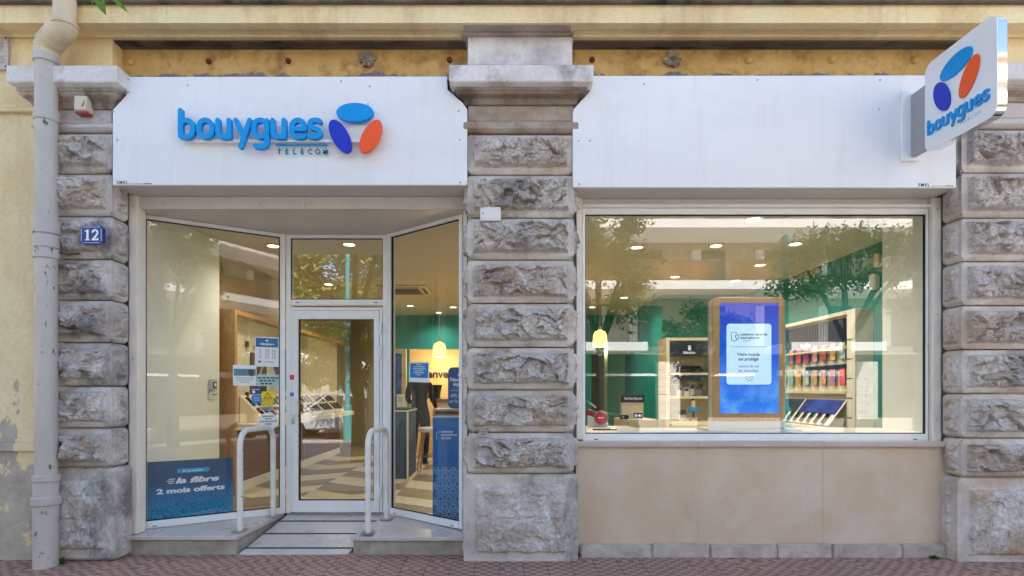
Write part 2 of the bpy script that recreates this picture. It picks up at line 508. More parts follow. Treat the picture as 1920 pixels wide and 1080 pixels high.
asphalt = mat('asphalt', (0.055, 0.055, 0.058), 0.85, var=0.25, vscale=3, bump=0.3, bscale=120)

def wood(name, a, b, scale=(1, 1, 14), rough=0.45):
    t = NT(name, rough)
    s = t.mapping(scale)
    c = t.mix(t.rng(t.noise(3.2, 8, 0.65, s, 0.6), 0.3, 0.7), a, b)
    t.color(c); t.bump(t.noise(9, 5, 0.6, s), 0.08, 0.003)
    return t.m
oak = wood('oak_veneer', '#a9783f', '#c4965a', (14, 14, 1))
oak_pale = wood('pale_oak_frame', '#c48c4c', '#dba765', (18, 18, 1.5))
oak_brown = wood('brown_wood_front', '#6d4524', '#835735', (10, 1, 14))
cream = mat('cream_laminate', '#e2d7b8', 0.5)
cream_wall = mat('cream_wall_paint', '#e8eadf', 0.6, var=0.03, vscale=2)
olive_wall = mat('taupe_wall_paint', '#a39670', 0.7, var=0.04, vscale=2)
ceiling_paint = mat('ceiling_paint', '#cfc6ae', 0.75)
green_wall = mat('green_wall_paint', '#0e8682', 0.6, var=0.04, vscale=2)
white_lam = mat('white_laminate', '#e9e6df', 0.4)
white_plastic = mat('white_plastic', '#e6e4e2', 0.42)
navy = mat('navy_print', '#16304f', 0.4)
navy_deep = mat('deep_navy_print', '#0c1c3c', 0.4)
sky_blue = mat('sky_blue_acrylic', '#0096e0', 0.4, spec=.3)
royal = mat('royal_blue_acrylic', '#2438be', 0.4, spec=.3)
orange = mat('orange_acrylic', '#f5602c', 0.4, spec=.3)
paper = mat('white_paper', '#f0f1f4', 0.6)
ink = mat('dark_ink', '#20242c', 0.6)
white_ink = mat('white_ink', '#f2f4f6', 0.6)
black_plastic = mat('black_plastic', '#161718', 0.35)
phone_glass = mat('phone_screen_glass', '#0b0c10', 0.12)
steel = mat('brushed_steel', '#b9b7b4', 0.28, metal=1)
mirror_chrome = mat('polished_chrome', '#dcdcdc', 0.06, metal=1)
rust = mat('rusty_iron', '#6b3f2a', 0.8, var=0.35, vscale=30, bump=0.4, bscale=80)
rnd = random.Random(7)
# ================================================================== GROUND
mb = MB().box(-60, 60, -1.2, 14, -0.25, -0.006)
pavement = struct(mb.build('pavement', tile_joint)); pavement['label'] = 'pavement of small ribbed reddish clay tiles before the shop'
mb = MB(); mb.box(-0.0985, 0.0985, -0.0985, 0.0985, -0.03, 0.0)
tile0 = mb.build('tile', clay_tile, pavement, bev=0.003)
first = True
for j in range(-6, 2):
    for i in range(-22, 23):
        x, y = i * 0.2 + 0.06, j * 0.2 + 0.115
        if y < -0.9 or (y < -0.3 and abs(i) > 21): continue
        o = tile0 if first else tile0.copy()
        if not first: scn.collection.objects.link(o)
        first = False
        o.location = (x, y, rnd.uniform(-0.0015, 0.0015))
        o.rotation_euler = (rnd.uniform(-.004, .004), rnd.uniform(-.004, .004), R(90 * rnd.randint(0, 3)) + rnd.uniform(-.006, .006))
        if j < -4: pass
for o in [o for o in pavement.children if o.location.y < -0.5]:
    bpy.data.objects.remove(o)
o = MB().box(-60, 60, -9.3, -1.203, -0.25, -0.001).build('outer_pavement', mat('outer_pavement_bounce', '#aaa49c', .85, var=.12, vscale=2)); struct(o)  # out-of-view pavement, made wide and pale to bounce sunlight up the facade
o = MB().box(-60, 60, -9.45, -9.303, -0.25, 0.0).build('kerb', kerb_stone, bev=0.01); struct(o)
o = MB().box(-60, 60, -14.0, -9.453, -0.4, -0.13).build('road', asphalt); struct(o)
mb = MB()
for k in range(-12, 12): mb.box(k * 3.0, k * 3.0 + 1.5, -12.3, -12.18, -0.13, -0.126)
struct(mb.build('road_marking', mat('road_paint', (0.75, 0.75, 0.72), 0.7)))
o = MB().box(-60, 60, -45, -14.003, -0.4, 0.0).build('far_pavement', mat('far_pavement_concrete', '#b0a595', 0.9, var=0.15, vscale=2)); struct(o)
o = MB().box(-400, 400, -400, 400, -1.2, -0.42).build('ground', mat('far_ground', '#8d867c', 0.9, var=0.1, vscale=.3)); struct(o)

# ================================================================== SHOP BUILDING
bld = thing('shop_building', 'old yellow plastered street building whose ground floor holds the shop', 'building', (0, 0, 0))
# upper storeys and flank masses (unseen; they shade the street front, height set for the sun's reach)
WT = Z(66, 0.0)                                                # underside of the cornice
mb = MB(); mb.box(-9, 9, 0.24, 11.5, WT + 0.02, 8.6); mb.box(-9.3, 9.3, -0.1, 11.8, 8.603, 8.8)
mb.box(-9, -3.98, 0.26, 11.5, 0, WT + 0.017); mb.box(4.75, 9, 0.26, 11.5, 0, WT + 0.017); mb.box(-3.977, 4.747, 11.0, 11.5, 0, WT + 0.017)
mb.build('upper_wall', plaster_up, bld)
# left plaster wall beside the pipe
mb = MB(); mb.box(-9, X(112, .0), 0.05, 0.255, 0.0, WT)
mb.build('plaster_wall', plaster, bld)
xm = X(66, 0.03)
mb = MB()
mb.box(-9, xm, 0.02, 0.052, Z(203, .03), Z(193, .03)); mb.box(-9, xm + .012, 0.008, 0.0525, Z(211, .03), Z(203, .03) - .0005)
mb.build('wall_moulding', plaster, bld, bev=0.006)
mb = MB()
mb.box(-9, xm, 0.02, 0.052, Z(829, .03), Z(822, .03)); mb.box(-9, xm + .012, 0.01, 0.0525, Z(846, .03), Z(829, .03) - .0005)
mb.build('wall_moulding', plaster, bld, bev=0.006)
# plaster block above the left pillar with its return
mb = MB(); mb.box(-9, X(210, .04), 0.04, 0.255, Z(124, .04), WT - .001)
mb.build('plaster_block', plaster_up, bld, bev=0.006)
mb = MB(); mb.box(X(1815, .04), 9, 0.04, 0.255, Z(124, .04), WT - .001)
mb.build('plaster_block', plaster_up, bld, bev=0.006)
# cornice: one moulded profile along the street (Y protrusion, height)
def run_profile(mb, prof, x0, x1):
    n = len(prof)
    vs = [(x0, y, z) for y, z in prof] + [(x1, y, z) for y, z in prof]
    fs = [(i, (i + 1) % n, n + (i + 1) % n, n + i) for i in range(n)] + [tuple(range(n - 1, -1, -1)), tuple(range(n, 2 * n))]
    mb.add(vs, fs)
zl = Z(43, -.14)
prof = [(0.25, WT), (0.02, WT), (0.015, WT + .012), (-.03, WT + .02), (-.055, zl - .006), (-.07, zl - .004), (-.12, zl - .003), (-.14, zl), (-.14, zl + .012), (-.125, zl + .02), (-.125, Z(12, -.125)), (-.125, Z(-30, -.125)), (.25, Z(-30, -.125))]
segs = [-9, X(100, -.13), X(312, -.13), X(1700, -.13), 9]
for a, b in zip(segs, segs[1:]):
    mb = MB(); run_profile(mb, prof, a + .0015, b - .0015)
    mb.build('cornice', plaster_up, bld, smooth=40)
mb = MB(); mb.box(-9, 9, -.165, -.126, Z(4, -.165), Z(-30, -.2)); mb.build('cornice_drip', dark_stone, bld, bev=.008)
# grey stone piece of the cornice soffit over the middle pillar
mb = MB(); mb.box(X(866, .0), X(1074, .0), -0.045, 0.21, Z(69, 0.0) , WT - .002)
mb.box(X(872, 0), X(1068, 0), -0.12, 0.0, WT + .0, zl - .005)
mb.build('cornice_stone', neck_stone, bld, bev=0.006)
# recessed architrave under the cornice
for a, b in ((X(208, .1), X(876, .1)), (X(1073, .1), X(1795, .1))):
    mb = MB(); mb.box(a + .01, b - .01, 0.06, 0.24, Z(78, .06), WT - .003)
    mb.build('architrave', dark_stone, bld, bev=0.008)
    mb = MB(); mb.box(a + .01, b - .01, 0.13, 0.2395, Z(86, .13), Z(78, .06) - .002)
    mb.build('architrave', dark_stone, bld, bev=0.004)
# painted steel beams with their bolts
def bolt(px, py, m, r=0.03, parent=None):
    mb = MB(front(0.17)); x, z = X(px, .17), Z(py, .17)
    mb.lathe([(r * 1.15, 0), (r * 1.15, .006), (r, .008), (r * .95, .022), (r * .6, .03), (r * .2, .032)], (0, 0, 0), 14, fr=front(.17) @ Matrix.Translation((x, z, 0)))
    mb.build('bolt', m, parent, smooth=40)
bm_of = {}
for a, b, bolts in ((X(224, .17), X(878, .17), [(247, 117, 0), (392, 116, 1), (541, 115, 1), (843, 113, 1)]),
                    (X(1072, .17), X(1800, .17), [(1110, 113, 1), (1248, 114, 0), (1403, 114, 0), (1559, 113, 0), (1714, 114, 0)])):
    mb = MB(); mb.box(a, b, 0.17, 0.235, Z(150, .17), Z(82, .17))
    bo = mb.build('painted_beam', beam_paint, bld)
    bo.location = (0, 0, Z(150, .17)); 
    for v in bo.data.vertices: v.co.z -= Z(150, .17)
    INV[bo.name] = Matrix.Translation((0, 0, -Z(150, .17)))
    for px, py, ru in bolts: bolt(px, py, rust if ru else beam_paint, 0.022 if ru else .03, bo)
# cast rosettes on the beams
def rosette(px, py, label):
    x, z = X(px, .14), Z(py, .14)
    fr = front(.17) @ Matrix.Translation((x, z, 0))
    t = thing('beam_rosette', label, 'rosette', group='cast flower rosettes on the painted beams', fr=fr)
    rg = random.Random(px)
    mb = MB(fr); mb.lathe([(.02, 0), (.03, .02), (.03, .035), (.014, .05), (.002, .052)], n=12)
    mb.build('rosette_centre', stone_brown, t, smooth=40)
    for k in range(9):
        a = 2 * math.pi * k / 9 + rg.uniform(-.15, .15); l = rg.uniform(.055, .075)
        f2 = fr @ Matrix.Rotation(a, 4, 'Z')
        mb = MB(f2)
        pts = [(.02, -.012), (.04, -.024), (l, -.016), (l + .01, 0), (l, .016), (.04, .024), (.02, .012)]
        mb.prism(pts, .004, .022 + rg.uniform(0, .02)); mb.prism([(.02, -.004), (l + .012, -.004), (l + .012, .004), (.02, .004)], .02, .045)
        mb.build('petal', neck_stone, t, bev=.004)
rosette(688, 108, 'weathered flower rosette on the beam above the blue lettering')
rosette(1262, 110, 'weathered flower rosette on the beam above the blank white panel')

# ================================================================== PILLARS of rock-faced stone
def rock(u, v, seed, rough=1.0):
    """height of a hewn face, about 0..1: chipped facets at two sizes and fine breakage"""
    p = Vector((u, v, seed * 1.7))
    q = p * 7.0
    wv = Vector((noise.noise(q), noise.noise(q + Vector((5, 9, 2))), 0)) * .06 + Vector((noise.noise(q * 4), noise.noise(q * 4 + Vector((3, 1, 7))), 0)) * .009
    h = 0.0
    for sc, am in ((7.5, 1.0), (17.0, .33), (44.0, .13)):
        x = Vector(((p.x + wv.x) * sc, (p.y + wv.y) * sc * 1.35, p.z * 3.1 + sc))
        d, c = noise.voronoi(x)
        t = noise.cell_vector(Vector(c[0]) * 17.31)
        h += am * ((t.x - .5) * (x.x - c[0].x) * 1.5 + (t.y - .62) * (x.y - c[0].y) * 1.5 + (t.z - .5) * .55)
    h += .10 * noise.noise(p * 60) + .07 * noise.noise(p * 130)
    return max(0.0, .58 + .62 * h * rough)
def rock_panel(mb, fr, u0, u1, v0, v1, ins, seed, margin, depth, nx, nz, edge_l=True, edge_r=True, chamf=.02, ch=.018, soft=1.0):
    """block face: chamfered joints, dressed margin, hewn middle"""
    us = [u0 + (u1 - u0) * i / nx for i in range(nx + 1)]; vs_ = [v0 + (v1 - v0) * j / nz for j in range(nz + 1)]
    # snap rows to the chamfer edges
    vs_ = [v0] + [v0 + ch + (v1 - v0 - 2 * ch) * j / (nz - 2) for j in range(nz - 1)] + [v1]
    verts, faces, ks = [], [], []
    ml, mr = (margin if edge_l else -.2), (margin if edge_r else -.2)
    for j, v in enumerate(vs_):
        c = -chamf if j in (0, nz) else 0.0
        for i, u in enumerate(us):
            jit = .012 * noise.noise(Vector((u * 14, v * 14, seed)))
            e = min(u - u0 - ml, u1 - u - mr, v - v0 - max(margin * 1.0, ch + .022), v1 - v - max(margin * .9, ch + .012)) + jit
            k = max(0.0, min(1.0, e / .016)); k = k * k * (3 - 2 * k)
            big = max(0.0, min(1.0, e / .05)) ** .5; ks.append(k)
            # the lower half bulges, as hewn blocks do
            w = k * depth * (0.42 + 0.58 * big) * (0.12 + 1.2 * rock(u, v, seed, soft)) if k > 0 else 0.0
            uu = u
            if ins:
                if i == 0 and ins[0]: uu = u - c * 0 + (-c)
                if i == nx and ins[1]: uu = u + c
            verts.append((uu, v, c + w + (.0015 * noise.noise(Vector((u * 9, v * 9, seed + 3))) if 0 < i < nx else 0)))
    for j in range(nz):
        for i in range(nx):
            a = j * (nx + 1) + i
            faces.append((a, a + 1, a + nx + 2, a + nx + 1))
    b0 = len(mb.m); mb.add(verts, faces, fr)
    for j in range(nz):
        for i in range(nx): mb.m[b0 + j * nx + i] = 0 if ks[j * (nx + 1) + i] > .02 and ks[(j + 1) * (nx + 1) + i + 1] > .02 else 1
def block(parent, xl, xr, z0, z1, seed, ret_l, ret_r, yb, m, name='stone_block', margin=.045, depth=.075, base=False):
    mb = MB()
    w = xr - xl
    nx = max(16, int(w / .0075)); nz = max(14, int((z1 - z0) / .0075))
    ch = .026; cf = .030
    rock_panel(mb, front(0), xl, xr, z0, z1, (ret_l, ret_r), seed, margin, depth, nx, nz, chamf=cf, ch=ch, soft=.42 if base else 1.1)
    for side, on in ((-1, ret_l), (1, ret_r)):
        if not on: continue
        # a return face running back from the front arris
        fr = frame((xl, 0, 0), (0, -1, 0)) if side < 0 else frame((xr, 0, 0), (0, 1, 0))
        n2 = 24
        a, b = (-yb, 0.0) if side < 0 else (0.0, yb)
        rock_panel(mb, fr, a, b, z0, z1, (False, True) if side < 0 else (True, False), seed + 31.3, margin * .75, depth * .5, n2, nz, chamf=cf, ch=ch, edge_l=side > 0 or True, edge_r=True)
    # flat bed at top, bottom and back so the block is closed
    mb.box(xl + cf + .02, xr - cf - .02, cf + .02, yb, z0, z1, mi=1)
    return mb.build(name, [m, stone_margin], parent, smooth=50)

def cap_profile(parent, xl, xr, y122, zs, left_open=False):
    pass
def moulded(mb, rings, xl, xr, yb):
    """rings: (protrusion, z) swept round three sides of a pillar"""
    n = len(rings); vs = []
    for p, z in rings:
        vs += [(xl - p, yb, z), (xl - p, -p, z), (xr + p, -p, z), (xr + p, yb, z)]
    fs = []
    for i in range(n - 1):
        for k in range(3):
            a = i * 4 + k
            fs.append((a, a + 1, a + 5, a + 4))
    fs.append((3, 2, 1, 0)); a = (n - 1) * 4; fs.append((a, a + 1, a + 2, a + 3))
    fs += [(i * 4 + 4, i * 4 + 7, i * 4 + 3, i * 4) for i in range(n - 1)]
    mb.add(vs, fs)
def curve(p0, z0, p1, z1, kind, n=7):
    out = []
    for k in range(n + 1):
        t = k / n
        if kind == 'ogee': p = p0 + (p1 - p0) * (t - math.sin(2 * math.pi * t) / (2 * math.pi)); z = z0 + (z1 - z0) * t
        else: p = p0 + (p1 - p0) * math.sin(t * math.pi / 2); z = z0 + (z1 - z0) * (1 - math.cos(t * math.pi / 2))
        out.append((p, z))
    return out
def pillar(label, xl, xr, rows, base_bottom, cap_rows, ret_l, ret_r, seed, loc, sooty=True, skip=()):
    t = thing('stone_pillar', label, 'pillar', loc, 'rock-faced stone pillars of the shop front')
    yb = .20
    zz = [Z(y, 0) for y in rows]
    for k in range(len(rows) - 1):
        block(t, xl, xr, zz[k + 1] + .005, zz[k] - .005, seed + k * 2.37, ret_l, ret_r, yb, stone, depth=.082 + .02 * ((k * 7 + seed) % 3) / 3)
    zb = Z(base_bottom, -.02) - .03
    gx = .035
    block(t, xl - gx * (1 if ret_l else 1), xr + gx, zb, zz[-1] - .002, seed + 50, ret_l, ret_r, yb - .002, stone_base, 'base_block', margin=.10, depth=.05, base=True)
    # moulding, neck, cap
    y_mt, y_mb, y_n, y_o1, y_o0, y_s0, y_s1 = cap_rows     # moulding bottom.. see below
    mb = MB(); moulded(mb, [(.005, Z(y_mb, 0) ), (.012, Z(y_mb, 0) + .004), (.034, Z(y_mb - 8, -.03)), (.034, Z(y_mt + 3, -.03)), (.028, Z(y_mt, -.03)), (.0, Z(y_mt - 1, 0))], xl, xr, yb)
    mb.build('neck_moulding', neck_stone if sooty else stone_cap, t, bev=.003)
    mb = MB(); moulded(mb, [(.0, Z(y_mt - 1, 0) + .002), (.0, Z(y_n, 0))], xl + .004, xr - .004, yb)
    mb.build('neck', neck_stone if sooty else stone_cap, t)
    z0, z1 = Z(y_n, -.02), Z(y_s0 + 11, -.1)
    mb = MB(); moulded(mb, [(.0, z0 - .002), (.022, z0), (.026, z0 + .018)] + curve(.03, z0 + .022, .092, z1 - .03, 'ogee') + [(.1, z1 - .026), (.1, z1)], xl, xr, yb)
    mb.build('cap_ogee', stone_brown if sooty else neck_stone, t, smooth=35)
    zs0, zs1 = Z(y_s0, -.145), Z(y_s1, -.145)
    mb = MB(); moulded(mb, [(.098, z1 + .001), (.14, zs0 - .004), (.145, zs0 + .004), (.145, zs1 - .006), (.14, zs1)], xl, xr, yb)
    mb.build('cap_slab', slab_stone, t, bev=.004)
    return t
XL0, XL1 = X(72, 0), X(210, 0)
XM0, XM1 = X(877, 0), X(1076, 0)
XR0, XR1 = X(1803, 0), 4.78
pillar('rock-faced stone pillar bearing the blue house number plate', XL0, XL1, [247, 324, 404, 485, 562, 642, 724, 803, 877], 1047, (232, 247, 204, 0, 0, 153, 122), False, True, 1, (XL0, 0, 0), sooty=False)
pillar('rock-faced stone pillar between the entrance and the big display window', XM0, XM1, [249, 326, 407, 486, 568, 651, 731, 811, 889], 1053, (228, 249, 196, 0, 0, 152, 121), True, True, 3.3, ((XM0 + XM1) / 2, 0, 0))
pillar('rock-faced stone pillar under the projecting sign', XR0, XR1, [240, 322, 407, 489, 572, 655, 738, 822, 896], 1057, (222, 240, 190, 0, 0, 148, 117), True, False, 6.1, (XR0, 0, 0), sooty=False)
# grey impost block over the middle cap
mb = MB(); mb.box(X(877, .0), X(1073, .0), 0.0, 0.23, Z(122, .0), Z(69, .0))
tag(mb.build('impost_block', stone_smooth, None, bev=.005), 'plain grey stone block on the cap of the middle pillar', 'stone block')

# ================================================================== FASCIA PANELS
def fascia(label, pts, x0, x1, zb, screws, xs0, xs1):
    t = thing('fascia_panel', label, 'sign panel', ((x0 + x1) / 2, 0, zb), 'white fascia panels over the shop front')
    mb = MB(front(0)); mb.prism(pts, 0.0, 0.03)
    mb.build('panel_sheet', white_panel, t, bev=.003)
    mb = MB(); mb.box(xs0, xs1, .002, .25, zb + .004, zb + .03)
    mb.build('panel_soffit', grey_trim, t, bev=.002)
    for px, py in screws:
        mb = MB(); fr = front(-.03) @ Matrix.Translation((X(px, -.03), Z(py, -.03), 0))
        mb.lathe([(.009, 0), (.009, .002), (.006, .005), (.001, .006)], n=8, fr=fr)
        mb.build('screw', steel, t, smooth=40)
    return t
YF = -.03
def pp(l): return [(X(a, YF), Z(b, YF)) for a, b in l]
zbL, zbR = Z(347, YF), Z(352, YF)
fascia('white panel carrying the blue lettering and coloured discs', pp([(211, 347), (211, 206), (237, 178), (237, 144), (838, 143), (839, 168), (868, 193), (876, 205), (876, 347)]),
       X(211, YF), X(876, YF), zbL, [(241, 149), (241, 173), (212, 209), (220, 262), (652, 196), (690, 195), (860, 208), (862, 262), (863, 342), (352, 160), (640, 152), (693, 162)], X(214, 0), X(876, 0))
fascia('blank white panel with the small bracketed sign at its end', pp([(1074, 351), (1074, 206), (1105, 172), (1105, 142), (1793, 141), (1793, 352)]),
       X(1074, YF), X(1793, YF), zbR, [(1075, 207), (1085, 264), (1106, 264), (1086, 345), (1208, 158), (1420, 150), (1650, 150), (1648, 205)], X(1077, 0), X(1790, 0))

# stroke letters of the shop name, traced on a 4x grid: centre lines
def arc(cx, cy_, rx, ry, a0, a1, n=14, p=2.5):
    out = []
    for k in range(n + 1):
        a = R(a0 + (a1 - a0) * k / n); c, s_ = math.cos(a), math.sin(a)
        out.append((cx + rx * math.copysign(abs(c) ** (2 / p), c), cy_ + ry * math.copysign(abs(s_) ** (2 / p), s_)))
    return out
def vflip(l): return [(x, 440 - y) for x, y in l]
def loop(cx, cy_, rx, ry): return arc(cx, cy_, rx, ry, 0, 360, 44, 2.25)
LET = {
 'b': [vflip([(151, 226), (151, 330), (151, 418)]), vflip(arc(196, 362, 47, 62, 97, -215, 34, 2.6)), vflip([(151, 400), (160, 418), (180, 424)])],
 'o': [vflip(loop(338, 361, 50, 62))],
 'u': [vflip([(431, 300), (431, 370)] + arc(473, 380, 42, 43, 180, 90, 10) + [(480, 423), (513, 423)]), vflip([(515, 300), (515, 423)])],
 'y': [vflip([(566, 300), (616, 408)]), vflip([(670, 300), (602, 496)])],
 'g': [vflip(loop(750, 361, 51, 62)), vflip([(799, 302), (799, 400), (799, 460)] + arc(757, 460, 42, 38, 0, 90, 9, 2.3) + [(735, 499), (712, 492)])],
 'u2': [vflip([(843, 300), (843, 370)] + arc(885, 380, 42, 43, 180, 90, 10) + [(892, 423), (925, 423)]), vflip([(927, 300), (927, 423)])],
 'e': [vflip([(985, 364), (1084, 364)]), vflip(arc(1034, 361, 50, 62, 0, -272, 30, 2.4) + [(1060, 422), (1076, 417)])],
 's': [vflip([(1197, 308), (1185, 300)] + arc(1160, 326, 38, 28, -75, -180, 10, 2.2)[1:] + [(1124, 340), (1136, 354), (1160, 362), (1184, 371), (1199, 386)] + arc(1160, 394, 40, 29, 10, 95, 9, 2.2)[1:] + [(1138, 424), (1118, 413)])],
}
def smooth_line(l, step=5):
    out = [l[0]]
    for a, b in zip(l, l[1:]):
        d = math.dist(a, b); m = max(1, int(d / step))
        for k in range(1, m + 1): out.append((a[0] + (b[0] - a[0]) * k / m, a[1] + (b[1] - a[1]) * k / m))
    for _ in range(0 if math.dist(l[0], l[-1]) < 1 and len(l) > 20 else 4):
        out = [out[0]] + [((out[i - 1][0] + 2 * out[i][0] + out[i + 1][0]) / 4, (out[i - 1][1] + 2 * out[i][1] + out[i + 1][1]) / 4) for i in range(1, len(out) - 1)] + [out[-1]]
    return out
def flip_back(l): return l
def brand_letters(parent, fr, k, ox, oy, w0, w1, m, sw=37):
    for ch in ('b', 'o', 'u', 'y', 'g', 'u2', 'e', 's'):
        mb = MB(fr)
        for q, st in enumerate(LET[ch]):
            mb.ribbon([((x - 130) * k + ox, y * k + oy) for x, y in smooth_line(st)], sw * k, w0, w1 - q * .0012)
        mb.build('letter', m, parent, smooth=35)
# main lettering: 4x grid pixel g -> photograph pixel 300 + g/4
YLET = -.115
kL = 1 / (4 * K(YLET))
fr = front(0)
t = thing('shop_lettering', 'raised blue shop name with three coloured oval discs on the white panel', 'lettering', (X(520, -.1), -.03, Z(270, -.1)))
oxL, oyL = X(300 + 130 / 4, YLET), Z(150 + 440 / 4, YLET)
brand_letters(t, fr, kL, oxL, oyL, .078, .115, sky_blue, 36)
def g2(gx, gy): return (gx - 130) * kL + oxL, (440 - gy) * kL + oyL
for gx, gy, a, b, ti, m, nm in ((1460, 240, 140, 72, 0, sky_blue, 'disc'), (1348, 417, 136, 64, -62, royal, 'disc'), (1578, 419, 136, 64, 62, orange, 'disc')):
    u, v = g2(gx, gy); mb = MB(fr); mb.ellipse(u, v, a * kL, b * kL, ti, .075, .113, 40)
    mb.build('disc', m, t, bev=.004, seg=2)
    mb = MB(fr); mb.lathe([(.012, .03), (.012, .075)], (u, v, 0), 8); mb.build('disc_stud', steel, t)
u0, v0 = X(345, -.06), Z(265, -.06); u1 = X(690, -.06)
mb = MB(fr); mb.box(u0, u1, v0 - .012, v0 + .012, .031, .074); mb.build('mounting_rail', white_frame, t, bev=.002)
mb = MB(fr); mb.box(X(632, -.08), X(690, -.08), Z(262, -.08), Z(232, -.08), .031, .06); mb.build('mounting_plate', white_panel, t, bev=.002)
teal_letter = mat('teal_letter_paint', '#0d7f98', 0.4)
for i, ch in enumerate('TELECOM'):
    u, v = g2(872 + i * 58.5, 532)
    mb = MB(fr)
    mb.text(ch, u, v, .040, .062, bold=.01); mb.text(ch, u, v, .040, .045, bold=.01)
    vs, fs = text_data(ch, 0, .01)
    mb.box(u - .002, u + .002, v + .038, v + .062, .05, .054)
    mb.build('small_letter', teal_letter, t)
mb = MB(fr); a, b = g2(850, 463), g2(1240, 463); mb.box(a[0], b[0], a[1] - .006, a[1] + .002, .046, .07); mb.build('letter_bar', sky_blue, t)
# maker's mark printed on both panels
for pa, pb, al in (((219, 345.5), 'LEFT', 0), ((1723, 350), 'LEFT', 1)):
    pass
def maker(px, py, lab):
    fr = front(-.0312); u, v = X(px, -.031), Z(py, -.031)
    mb = MB(fr); mb.text('SMEL', u, v, .026, 0, align='LEFT', bold=.02, space=1.25)
    for q in range(14): mb.box(u + .108 + q * .0135, u + .118 + q * .0135, v, v + (.008 if q > 8 else .004), -.0003, .0003)
    tag(mb.build('maker_mark', ink), lab, 'printed mark', 'printed maker marks at the foot of the panels')
maker(219, 345, 'tiny black maker mark at the foot of the lettered white panel')
maker(1722, 349.5, 'tiny black maker mark at the foot of the blank white panel')

# ================================================================== PROJECTING SIGN
XS, YA, YB_, ZS0, ZS1 = 3.41, -.230, -.880, 3.372, 4.085
fr = frame((XS, YA, ZS0), (0, -1, 0))
W_, H_ = YA - YB_, ZS1 - ZS0
t = thing('projecting_sign', 'square white sign with coloured discs projecting from the panel end', 'sign', fr=fr)
mb = MB(fr); mb.rrect(0, W_, 0, H_, .075, -.006, .0, n=8); mb.build('sign_face', mat('sign_white_acrylic', '#eceef2', 0.25), t)
mb = MB(fr); mb.rrect(0.003, W_ - .003, 0.003, H_ - .003, .073, -.075, -.0065, n=8); mb.build('sign_rim', mirror_chrome, t, smooth=40)
for uc, vc, a, b, ti, m in ((.312, .545, .150, .078, 9, sky_blue), (.18, .372, .135, .068, -66, royal), (.43, .385, .142, .068, 62, orange)):
    mb = MB(fr); mb.ellipse(uc, vc, a, b, ti, .0005, .012, 36); mb.build('disc', m, t, bev=.002)
brand_letters(t, fr, .00052, .035, .13, .0005, .012, sky_blue, 40)
mb = MB(fr)
mb.text('TELECOM', .43, .072, .022, .0012, space=1.5); mb.build('small_lettering', mat('grey_print', '#8f959c', .5), t)
mb = MB(); mb.box(XS + .010, XS + .062, YA + .001, -.0605, ZS0 + .05, ZS0 + .57)
mb.build('bracket_arm', mat('grey_bracket_paint', '#9f9da0', .4), t, bev=.003)
mb = MB(); mb.box(X(1692, -.06), X(1725, -.06), -.06, -.0315, Z(302, -.05), Z(172, -.05)); mb.build('wall_plate', white_frame, t, bev=.003)

# ================================================================== ENTRANCE
ZP = .18                                                         # platform level
LA, LB = Vector((-3.365, .39, ZP)), Vector((-2.285, 1.05, ZP))
RA, RB = Vector((-1.205, 1.05, ZP)), Vector((-.375, .39, ZP))
ZC = EYE + (HZ - 392) / K(.25)                                   # recess ceiling
frL = frame(LA, LB - LA); frR = frame(RA, RB - RA); wL = (LB - LA).length; wR = (RB - RA).length
hE = ZC - ZP
def pane_window(name, label, fr, w, h, fwl, fwr, ft, fb, group, gm=None):
    t = thing(name, label, 'window', fr=fr, group=group)
    mb = MB(fr); mb.box(0, fwl, 0, h, -.05, .02); mb.build('frame_post', white_frame, t, bev=.003)
    mb = MB(fr); mb.box(w - fwr, w, 0, h, -.05, .02); mb.build('frame_post', white_frame, t, bev=.003)
    mb = MB(fr); mb.box(fwl, w - fwr, h - ft, h, -.048, .018); mb.build('frame_head', white_frame, t, bev=.003)
    mb = MB(fr); mb.box(fwl, w - fwr, 0, fb, -.048, .024); mb.build('frame_sill', white_frame, t, bev=.003)
    mb = MB(fr)
    g = .007
    for a in ((fwl, fwl + g, fb, h - ft), (w - fwr - g, w - fwr, fb, h - ft), (fwl + g, w - fwr - g, fb, fb + g), (fwl + g, w - fwr - g, h - ft - g, h - ft)):
        mb.box(a[0], a[1], a[2], a[3], -.02, .002)
    mb.build('glazing_gasket', shadow_gap, t)
    mb = MB(fr); mb.box(fwl + .001, w - fwr - .001, fb + .001, h - ft - .001, -.016, -.008); mb.build('pane', gm or glass, t)
    for u in (.12, w - .12):
        mb = MB(fr); mb.box(u - .018, u + .018, .014, .022, .0243, .0252); mb.build('drain_slot', shadow_gap, t)
    return t
pane_window('entrance_window', 'slanted entrance window with the navy fibre offer poster behind it', frL, wL, hE - .002, .05, .05, .035, .065, 'slanted shop windows flanking the glass door')
pane_window('entrance_window', 'slanted entrance window with the tall blue column behind it', frR, wR, hE - .002, .05, .04, .035, .065, 'slanted shop windows flanking the glass door')
